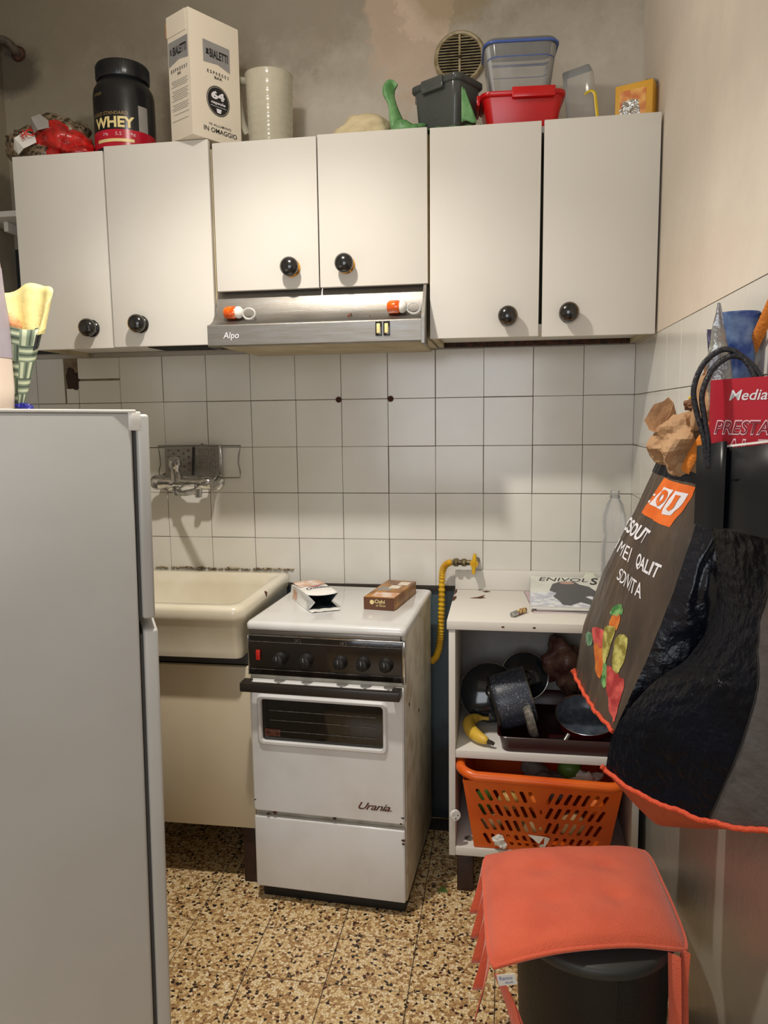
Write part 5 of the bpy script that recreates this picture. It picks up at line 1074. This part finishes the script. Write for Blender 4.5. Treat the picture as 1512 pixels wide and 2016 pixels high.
P_ = lambda L_: [[(a, c) for a, c in L_]]
printA('green_print', [P_([(0.449, 0.339), (0.476, 0.373), (0.564, 0.388), (0.623, 0.368), (0.608, 0.343), (0.508, 0.33)]), P_([(0.548, 0.15), (0.634, 0.145), (0.713, 0.09), (0.638, 0.085)])], m_pgreen)
printA('carrot_print', [P_([(0.494, 0.328), (0.608, 0.343), (0.626, 0.28), (0.512, 0.273)]), P_([(0.358, 0.184), (0.499, 0.189), (0.593, 0.104), (0.497, 0.097)])], m_porg)
printA('mint_print', [P_([(0.083, 0.19), (0.243, 0.216), (0.308, 0.177), (0.194, 0.158)])], m_mint)
printA('red_print', [P_([(0.236, 0.236), (0.433, 0.253), (0.499, 0.189), (0.342, 0.188)]), P_([(0.66, 0.149), (0.83, 0.132), (0.684, 0.11)]), P_([(0.679, 0.107), (0.857, 0.132), (0.912, 0.075), (0.96, 0.022), (0.845, 0.031)])], m_pred)
printA('yellow_green_print', [P_([(0.445, 0.267), (0.598, 0.281), (0.601, 0.225), (0.615, 0.16), (0.544, 0.153)]), P_([(0.658, 0.257), (0.742, 0.269), (0.796, 0.199), (0.785, 0.147), (0.722, 0.144), (0.664, 0.2)])], m_pyel, 0.0014)
stp = spline([(-0.066, -0.965, 1.235), (-0.050, -0.985, 1.28), (-0.030, -1.015, 1.325), (-0.012, -1.08, 1.40), (-0.020, -1.36, 1.57)], 6)
obj('strap', MB().tube(stp, 0.0065, 8, flat=(0.35, 1.5)), m_strap, t, label='orange strap')
HK = thing('coat_hook', 'dark metal coat hook on the right wall that carries the shopping bags', 'hook', (0, -1.37, 1.56))
obj('plate', MB().box(-0.006, -0.001, -1.39, -1.35, 1.53, 1.60, 0.002), m_blkm, HK)
obj('arm', MB().tube([(-0.005, -1.37, 1.555), (-0.022, -1.37, 1.553), (-0.030, -1.37, 1.565), (-0.032, -1.37, 1.585)], 0.005, 8), m_blkm, HK)

# bag B, nearest, with grey panel
LBk = [(0, -.212, -1.12, .735), (.12, -.203, -1.12, .794), (.21, -.179, -1.12, .841), (.32, -.135, -1.12, .896), (.41, -.082, -1.12, .942), (.57, -.048, -1.125, 1.02), (.74, -.051, -1.135, 1.105), (.9, -.07, -1.15, 1.18), (1, -.087, -1.16, 1.233)]
LBs = spline([V(k[1:]) for k in LBk], 10)
def LB(v):
    x = v*(len(LBs)-1); i = min(int(x), len(LBs)-2); return LBs[i].lerp(LBs[i+1], x-i)
def surfB(u, v, o=0.0):
    a = LB(v); b_ = V((-0.004, -1.36, 0.775+0.49*v)); c_ = (a+b_)*0.5+V((-0.012, -0.035, 0.0)); 
    if v < 0.3: c_.z -= 0.030*(1-v/0.3)
    p = a*(1-u)**2+c_*2*u*(1-u)+b_*u*u
    e_ = math.sin(PI*min(max(u, 0), 1))**0.5
    k = (0.008*noise.noise(V((u*2.5, v*6, 5)))+0.0022*noise.noise(V((u*9, v*26, 7))))*e_
    k += 0.003*(0.5-abs(noise.noise(V((u*7+2*v, v*13, 11)))))*e_+(0.006*(0.4-abs(noise.noise(V((u*8, v*22+3*u, 15)))))*e_*math.sin(PI*(v-0.6)/0.4) if v > 0.6 else 0)
    return p+V((-0.6, -0.8, 0))*(k+o)
GB = [(0.70, -0.088), (0.743, -0.088), (0.879, -0.053), (0.965, -0.035), (1.103, -0.022), (1.3, -0.002)]
def ub(v):
    lo, hi = 0.0, 1.0
    for _ in range(18):
        m_ = (lo+hi)/2; p = surfB(m_, v); z = p.z
        xb = GB[-1][1]
        for i in range(len(GB)-1):
            if GB[i][0] <= z <= GB[i+1][0]: s = (z-GB[i][0])/(GB[i+1][0]-GB[i][0]); xb = GB[i][1]*(1-s)+GB[i+1][1]*s
        if p.x < xb: lo = m_
        else: hi = m_
    return max(0.3, min(0.97, lo))
UB = [ub(i/60) for i in range(61)]
def ubv(v): x = v*60; i = min(int(x), 59); return UB[i]*(1-x+i)+UB[i+1]*(x-i)
t = thing('shopping_bag', 'large blue-black woven shopping bag with grey panel and orange piping, nearest on the right wall', 'bag', (-0.10, -1.2, 0.65), 0, 'woven shopping bags on the right wall')
obj('dark_panel', MB().surf(lambda u, v: surfB(u*ubv(v), v), 70, 130), m_bagB2, t, smooth=180, label='glossy blue-black panel')
obj('grey_panel', MB().surf(lambda u, v: surfB(ubv(v)+u*(1-ubv(v)), v, 0.0004), 24, 60), m_bagG, t, smooth=180, label='matt grey panel')
obj('seam', MB().tube([surfB(ubv(i/40), i/40, 0.001) for i in range(41)], 0.0012, 6), m_blkm, t, smooth=60)
def backB(u, v):
    a = surfB(0, v); b_ = V((-0.006, -1.075, a.z)); bl = V((min(a.x+0.035, -0.02), -1.075, a.z))
    return a.lerp(bl, u/0.3) if u < 0.3 else bl.lerp(b_, (u-0.3)/0.7)
obj('back_panel', MB().surf(backB, 20, 40), m_bagB, t, smooth=60)
def botB(u, w_):
    f = surfB(u, 0); bk = backB(min(1, u*1.0), 0) if False else V((min(-0.006, f.x+0.06), -1.078, 0.73)); p = f.lerp(bk, w_)
    p.z -= 0.095*math.sin(PI*min(1, w_*1.0))**0.8*(1-u)**0.6*min(1, 0.30+2.2*u)
    return p
obj('base_panel', MB().surf(botB, 30, 16), m_bagO, t, smooth=180, label='orange sagging base')
obj('piping', MB().tube([surfB(i/60, 0, 0.002)+V((0, 0, -0.002+0.0014*math.sin(i*0.5)+0.0006*math.sin(i*1.9))) for i in range(61)], 0.0042, 8).tube([surfB(0, 0), surfB(0, 0)+V((-0.007, 0.0, 0.005))], 0.0045, 8), m_pipe, t, label='orange piping', smooth=60)
obj('handle', MB().tube([(-0.006, -1.34, 1.25), (-0.012, -1.35, 1.40), (-0.020, -1.37, 1.5585)], 0.006, 8, sm=4, flat=(0.4, 1.5)), m_bagB, t)

# smooth black carrier bag standing in it
t = thing('carrier_bag', 'smooth black paper carrier with cord handles, inside the large dark woven bag', 'bag', (-0.06, -1.22, 1.2))
def ringC(z, top=0):
    P0 = [(-0.098, -1.180), (-0.088, -1.207), (-0.078, -1.232), (-0.0715, -1.240), (-0.0665, -1.226), (-0.0640, -1.246), (-0.050, -1.285), (-0.026, -1.345), (-0.008, -1.352), (-0.008, -1.10), (-0.060, -1.10)]
    Z0 = [0, 0.003, 0.008, 0.009, 0.004, 0.000, 0.004, 0.012, 0.012, 0, 0]
    return [V((a, c, z+(Z0[i] if top else 0))) for i, (a, c) in enumerate(P0)]
g = obj('carrier', MB().loft([ringC(1.17), ringC(1.23), ringC(1.290, 1)], cap1=False), m_blkpap, t, smooth=30); solid(g, 0.0008)
for k, o_ in enumerate((V((0, 0, 0)), V((0.011, -0.004, -0.010)))):
    obj('cord_handle', MB().tube([V(p)+o_*s_ for p, s_ in (((-0.090, -1.205, 1.262), 0.3), ((-0.094, -1.205, 1.30), 0.5), ((-0.106, -1.20, 1.345), 1), ((-0.110, -1.20, 1.378), 1), ((-0.096, -1.20, 1.414), 1), ((-0.068, -1.20, 1.432), 1), ((-0.042, -1.21, 1.414), 1), ((-0.026, -1.225, 1.372), 1), ((-0.020, -1.24, 1.325), 1), ((-0.022, -1.26, 1.28), 1))], 0.0042, 8, sm=6), m_rope, t, smooth=60)
# red flat paper bag behind the cords
t = thing('red_paper_bag', 'flat red paper bag with white lettering poking out of the black carrier', 'bag', (-0.05, -1.21, 1.2))
ra, rb = V((-0.083, -1.185, 0)), V((-0.010, -1.275, 0)); rd = rb-ra; rn = V((-rd.y, rd.x, 0)).normalized()*-1
if rn.y > 0: rn = -rn
RF = lambda u, z, o=0: ra+rd*u+V((0, 0, z))+rn*o
b = MB().prism([(0, 1.20), (1, 1.20), (1, 1.390), (0, 1.388)], lambda u, v, w_: RF(u, v, -0.008+w_), 0.008); obj('paper', b, m_redpap, t, flat=True)
def rtext(s_, u0_, u1_, z0_, z1_, m, o, bo, nm, sh=0.25): b = MB(); text(b, s_, lambda u, v: RF(u0_+(u1_-u0_)*u, z0_+(z1_-z0_)*v, o), bold=bo, shear=sh); obj(nm, b, m, t, flat=True)
rtext('MediaWo', 0.28, 1.15, 1.357, 1.372, m_inkw, 0.0006, 0.01, 'lettering')
rtext('PRESTAZ', 0.08, 1.04, 1.307, 1.329, m_pinkw, 0.0006, 0.035, 'lettering_outline'); rtext('PRESTAZ', 0.095, 1.025, 1.309, 1.327, m_redpapd, 0.0009, 0.0, 'lettering')
rtext('AL TO', 0.22, 1.10, 1.268, 1.302, m_pinkw, 0.0006, 0.03, 'lettering_outline'); rtext('AL TO', 0.24, 1.08, 1.2705, 1.2995, m_redpap, 0.0009, 0.0, 'lettering')
obj('white_edge', MB().prism([(0.25, 1.288), (1, 1.300), (1, 1.303), (0.25, 1.291)], lambda u, v, w_: V((-0.0715+0.055*(u-0.25), -1.225-0.13*(u-0.25), v+0.001))+V((0, -w_, 0)), 0.001), m_paperw, t, flat=True)
# blue marbled cup and silver pouch
t = thing('blue_cup', 'tall blue marbled plastic cup sticking up behind the red paper bag', 'cup', (-0.0325, -1.128, 1.30))
obj('cup', MB().lathe([(0.020, 0), (0.0225, 0.05), (0.0300, 0.192), (0.0312, 0.194), (0.0312, 0.197), (0.0285, 0.197), (0.0215, 0.05), (0.001, 0.004)], (-0.0325, -1.128, 1.295), (0.0, 0, 1), 40), m_bluem, t, smooth=60)
t = thing('silver_pouch', 'slim crumpled silver pouch leaning against the blue marbled cup', 'packet', (-0.06, -1.166, 1.30))
def pouch(a, s): # around, up
    cx = -0.049-0.022*s-0.006*math.sin(PI*s); w_ = 0.0185*(1 if s < 0.55 else max(0.05, 1-0.9*((s-0.55)/0.45)**1.1)); th_ = 0.005*math.sin(PI*(0.15+0.8*s)) 
    return V((cx+w_*math.cos(a)+0.002*noise.noise(V((math.cos(a)*2, s*9, 0))), -1.166+th_*math.sin(a)+0.002*noise.noise(V((math.sin(a)*2, s*8, 4))), 1.29+0.213*s))
obj('pouch', MB().loft([[pouch(2*PI*j/18, i/22) for j in range(18)] for i in range(23)]), m_pouch, t, smooth=50)
g = obj('back_sheet', MB().surf(lambda u, v: (-0.086+0.012*u+0.018*(1-v), -1.158+0.003*math.sin(5*v), 1.30+0.165*v), 4, 12), mat('purple_foil', S(92, 86, 112), 0.3, 0.5, bump=(40, 0.6)), t, smooth=60); solid(g, 0.0006)
# kraft paper in the printed bag
t = thing('kraft_paper', 'crumpled brown kraft paper bulging out of the printed woven bag', 'paper', (-0.06, -0.9, 1.2))
obj('crumpled_paper', MB().ball((-0.066, -0.895, 1.286), (0.044, 0.075, 0.046), 4, crump=0.55, freq=4, seed=11).ball((-0.030, -0.955, 1.352), (0.024, 0.045, 0.058), 4, crump=0.5, freq=4, seed=12).ball((-0.050, -0.90, 1.24), (0.035, 0.085, 0.04), 3, crump=0.3, seed=3), m_kraft, t, flat=True)
mo = V((-0.082, -0.868, 1.322)); mq = V((0, 0, 1)).rotation_difference(V((-0.62, -0.35, 0.55)))
def mouth(j, s): r = 0.012+0.020*s+0.004*math.sin(3*2*PI*j/14+1)*s+0.006*math.sin(2*2*PI*j/14)*s; return mo+mq @ V((r*math.cos(2*PI*j/14), r*1.25*math.sin(2*PI*j/14), -0.028+0.050*s+0.004*math.sin(j*2.4)*s))
g = obj('open_mouth', MB().loft([[mouth(j, i/4) for j in range(14)] for i in range(5)], cap0=True, cap1=False), m_kraft, t, flat=True); solid(g, 0.0007)
obj('fold', MB().ball((-0.020, -0.935, 1.405), (0.014, 0.022, 0.014), 3, crump=0.7, seed=2).ball((-0.034, -0.86, 1.355), (0.013, 0.018, 0.011), 3, crump=0.7, seed=8), m_kraftd, t, flat=True)
t = thing('white_bottle', 'small bottle with white cap and yellow spout poking out behind the kraft paper', 'bottle', (-0.028, -0.83, 1.22))
obj('body', MB().lathe([(0.014, 0), (0.015, 0.01), (0.014, 0.09), (0.009, 0.105), (0.008, 0.12)], (-0.028, -0.83, 1.225), seg=18), m_white, t)
obj('cap', MB().lathe([(0.0085, 0.118), (0.0085, 0.128), (0.0110, 0.131), (0.0110, 0.140), (0.001, 0.141)], (-0.028, -0.83, 1.225), seg=18), m_white, t)
obj('spout', MB().box(-0.034, -0.020, -0.835, -0.828, 1.366, 1.371, 0.001), m_yplas, t)

# ================================================================== STOOL BIN AND CUSHION
t = thing('round_bin', 'black leatherette round bin under the orange cushion', 'bin', (-0.212, -0.992, 0))
BC = (-0.212, -0.992, 0)
obj('bin_body', MB().lathe([(0.130, 0.001), (0.134, 0.006), (0.146, 0.352), (0.148, 0.360)], BC, seg=56), m_bin, t, smooth=50)
obj('lid_rim', MB().lathe([(0.150, 0.356), (0.153, 0.360), (0.153, 0.374), (0.148, 0.379), (0.001, 0.380)], BC, seg=56), m_binlid, t, smooth=50)
for a in (-1.35, 0.75, 2.85): obj('stitched_seam', MB().tube([(BC[0]+(0.1345+0.012*s)*math.cos(a), BC[1]+(0.1345+0.012*s)*math.sin(a), 0.006+0.346*s) for s in [i/6 for i in range(7)]], 0.0016, 6), m_bin, t)
t = thing('chair_cushion', 'square orange-red chair cushion with pleated skirt and ties, lying on the round bin', 'cushion', (-0.23, -1.0, 0.381))
Q = [V((-0.428, -0.845, 0)), V((-0.072, -0.775, 0)), V((-0.050, -1.085, 0)), V((-0.407, -1.180, 0))]   # BL BR FR FL
def cq(u, v):   # u left to right, v back to front
    p = (Q[0]*(1-u)+Q[1]*u)*(1-v)+(Q[3]*(1-u)+Q[2]*u)*v; p.y += 0.006*v**3*math.sin(PI*u); return p
def edgez(u, v): return 0.402-0.014*(abs(2*u-1)**3)*(0.3+0.7*v)-0.004*abs(2*v-1)+0.009*(v**4)*(1-(2*u-1)**2)
def top(u, v):
    p = cq(u, v); a, c_ = abs(2*u-1), abs(2*v-1)
    puff = (1-a**3.5)*(1-c_**3.5)
    z = edgez(u, v)+0.034*puff**0.55
    for du, dv in ((0.33, 0.35), (0.67, 0.35), (0.33, 0.68), (0.67, 0.68)): z -= 0.007*math.exp(-((u-du)**2+(v-dv)**2)/0.004)
    z += 0.0035*noise.noise(V((u*4, v*4, 2)))
    c0 = cq(0.5, 0.5); rr_ = 0.012*(a**6*c_**6); q = p.lerp(c0, rr_*4)
    return V((q.x, q.y, z))
def botc(u, v):
    p = top(u, v); a, c_ = abs(2*u-1), abs(2*v-1); p.z = edgez(u, v)-0.020*((1-a**3)*(1-c_**3))**0.5; p.z = max(p.z, 0.3815) if (p-V(BC)).xy.length < 0.16 else p.z
    return p
obj('pad', MB().surf(top, 44, 44).surf(botc, 20, 20), m_orange, t, smooth=180)
per = [top(i/20, 0) for i in range(20)]+[top(1, i/20) for i in range(20)]+[top(1-i/20, 1) for i in range(20)]+[top(0, 1-i/20) for i in range(20)]
obj('piping', MB().tube([p+V((0, 0, -0.001)) for p in per], 0.0042, 8, closed=True), m_orange, t, smooth=60)
L0, L1 = top(0, 0.02), top(0, 1.0); ld = (L1-L0); on = V((-0.98, 0.10, 0))
def skirt(s, w_, k=0):
    saw = (s*4.6+0.35) % 1.0
    p = L0+ld*s+V((0, 0, -0.002-0.012*math.sin(PI*s)*0)); o_ = 0.004+(0.022*saw**1.2)*(0.25+0.75*w_)+0.012*w_
    return p+on*o_+V((0, 0, -(0.088+0.010*math.sin(5*s)+0.006*saw+0.03*s*s)*w_))
g = obj('skirt', MB().surf(skirt, 156, 10), m_orange, t, smooth=35, label='pleated hanging skirt'); solid(g, 0.0016)
def tape(pts, nm='tie', w_=0.014): 
    obj(nm, MB().tube(pts, w_, 8, sm=6, flat=(0.12, 1.0)), m_orange, t, smooth=50)
tape([(-0.392, -1.180, 0.378), (-0.372, -1.190, 0.335), (-0.350, -1.203, 0.270), (-0.318, -1.200, 0.20), (-0.30, -1.20, 0.12)]); tape([(-0.388, -1.183, 0.372), (-0.364, -1.194, 0.33), (-0.335, -1.210, 0.26), (-0.300, -1.206, 0.19), (-0.285, -1.205, 0.11)], w_=0.010)
tape([(-0.083, -1.098, 0.386), (-0.082, -1.106, 0.33), (-0.080, -1.108, 0.25), (-0.082, -1.105, 0.12)], w_=0.013); tape([(-0.062, -1.088, 0.388), (-0.064, -1.090, 0.33), (-0.061, -1.092, 0.24), (-0.060, -1.09, 0.14)], w_=0.010)
tg = obj('label_tag', MB().box(-0.016, 0.016, -0.0005, 0.0005, -0.020, 0.0, mtx=Matrix.Translation(V((-0.379, -1.1925, 0.390))) @ Matrix.Rotation(-0.22, 4, 'Y')), m_paperw, t, label='white care tag')
b = MB(); f = lambda x0_, x1_, z0_, z1_: (lambda u, v: Matrix.Translation(V((-0.379, -1.1935, 0.390))) @ (Matrix.Rotation(-0.22, 4, 'Y') @ V((x0_+(x1_-x0_)*u, 0, z0_+(z1_-z0_)*v))))
text(b, 'Ranno', f(-0.012, 0.010, -0.010, -0.003)); text(b, '40x40', f(-0.004, 0.010, -0.017, -0.013)); obj('tag_print', b, m_bluep, tg, flat=True)
# leaf scrap on the floor
single('vegetable_scrap', 'small green leaf scrap on the floor between stove and open cabinet', 'leaf', MB().surf(lambda u, v: (-0.565+0.03*u, -0.40+0.02*v*math.sin(PI*u), 0.0025+0.004*math.sin(PI*u)*v), 6, 3), m_leaf)
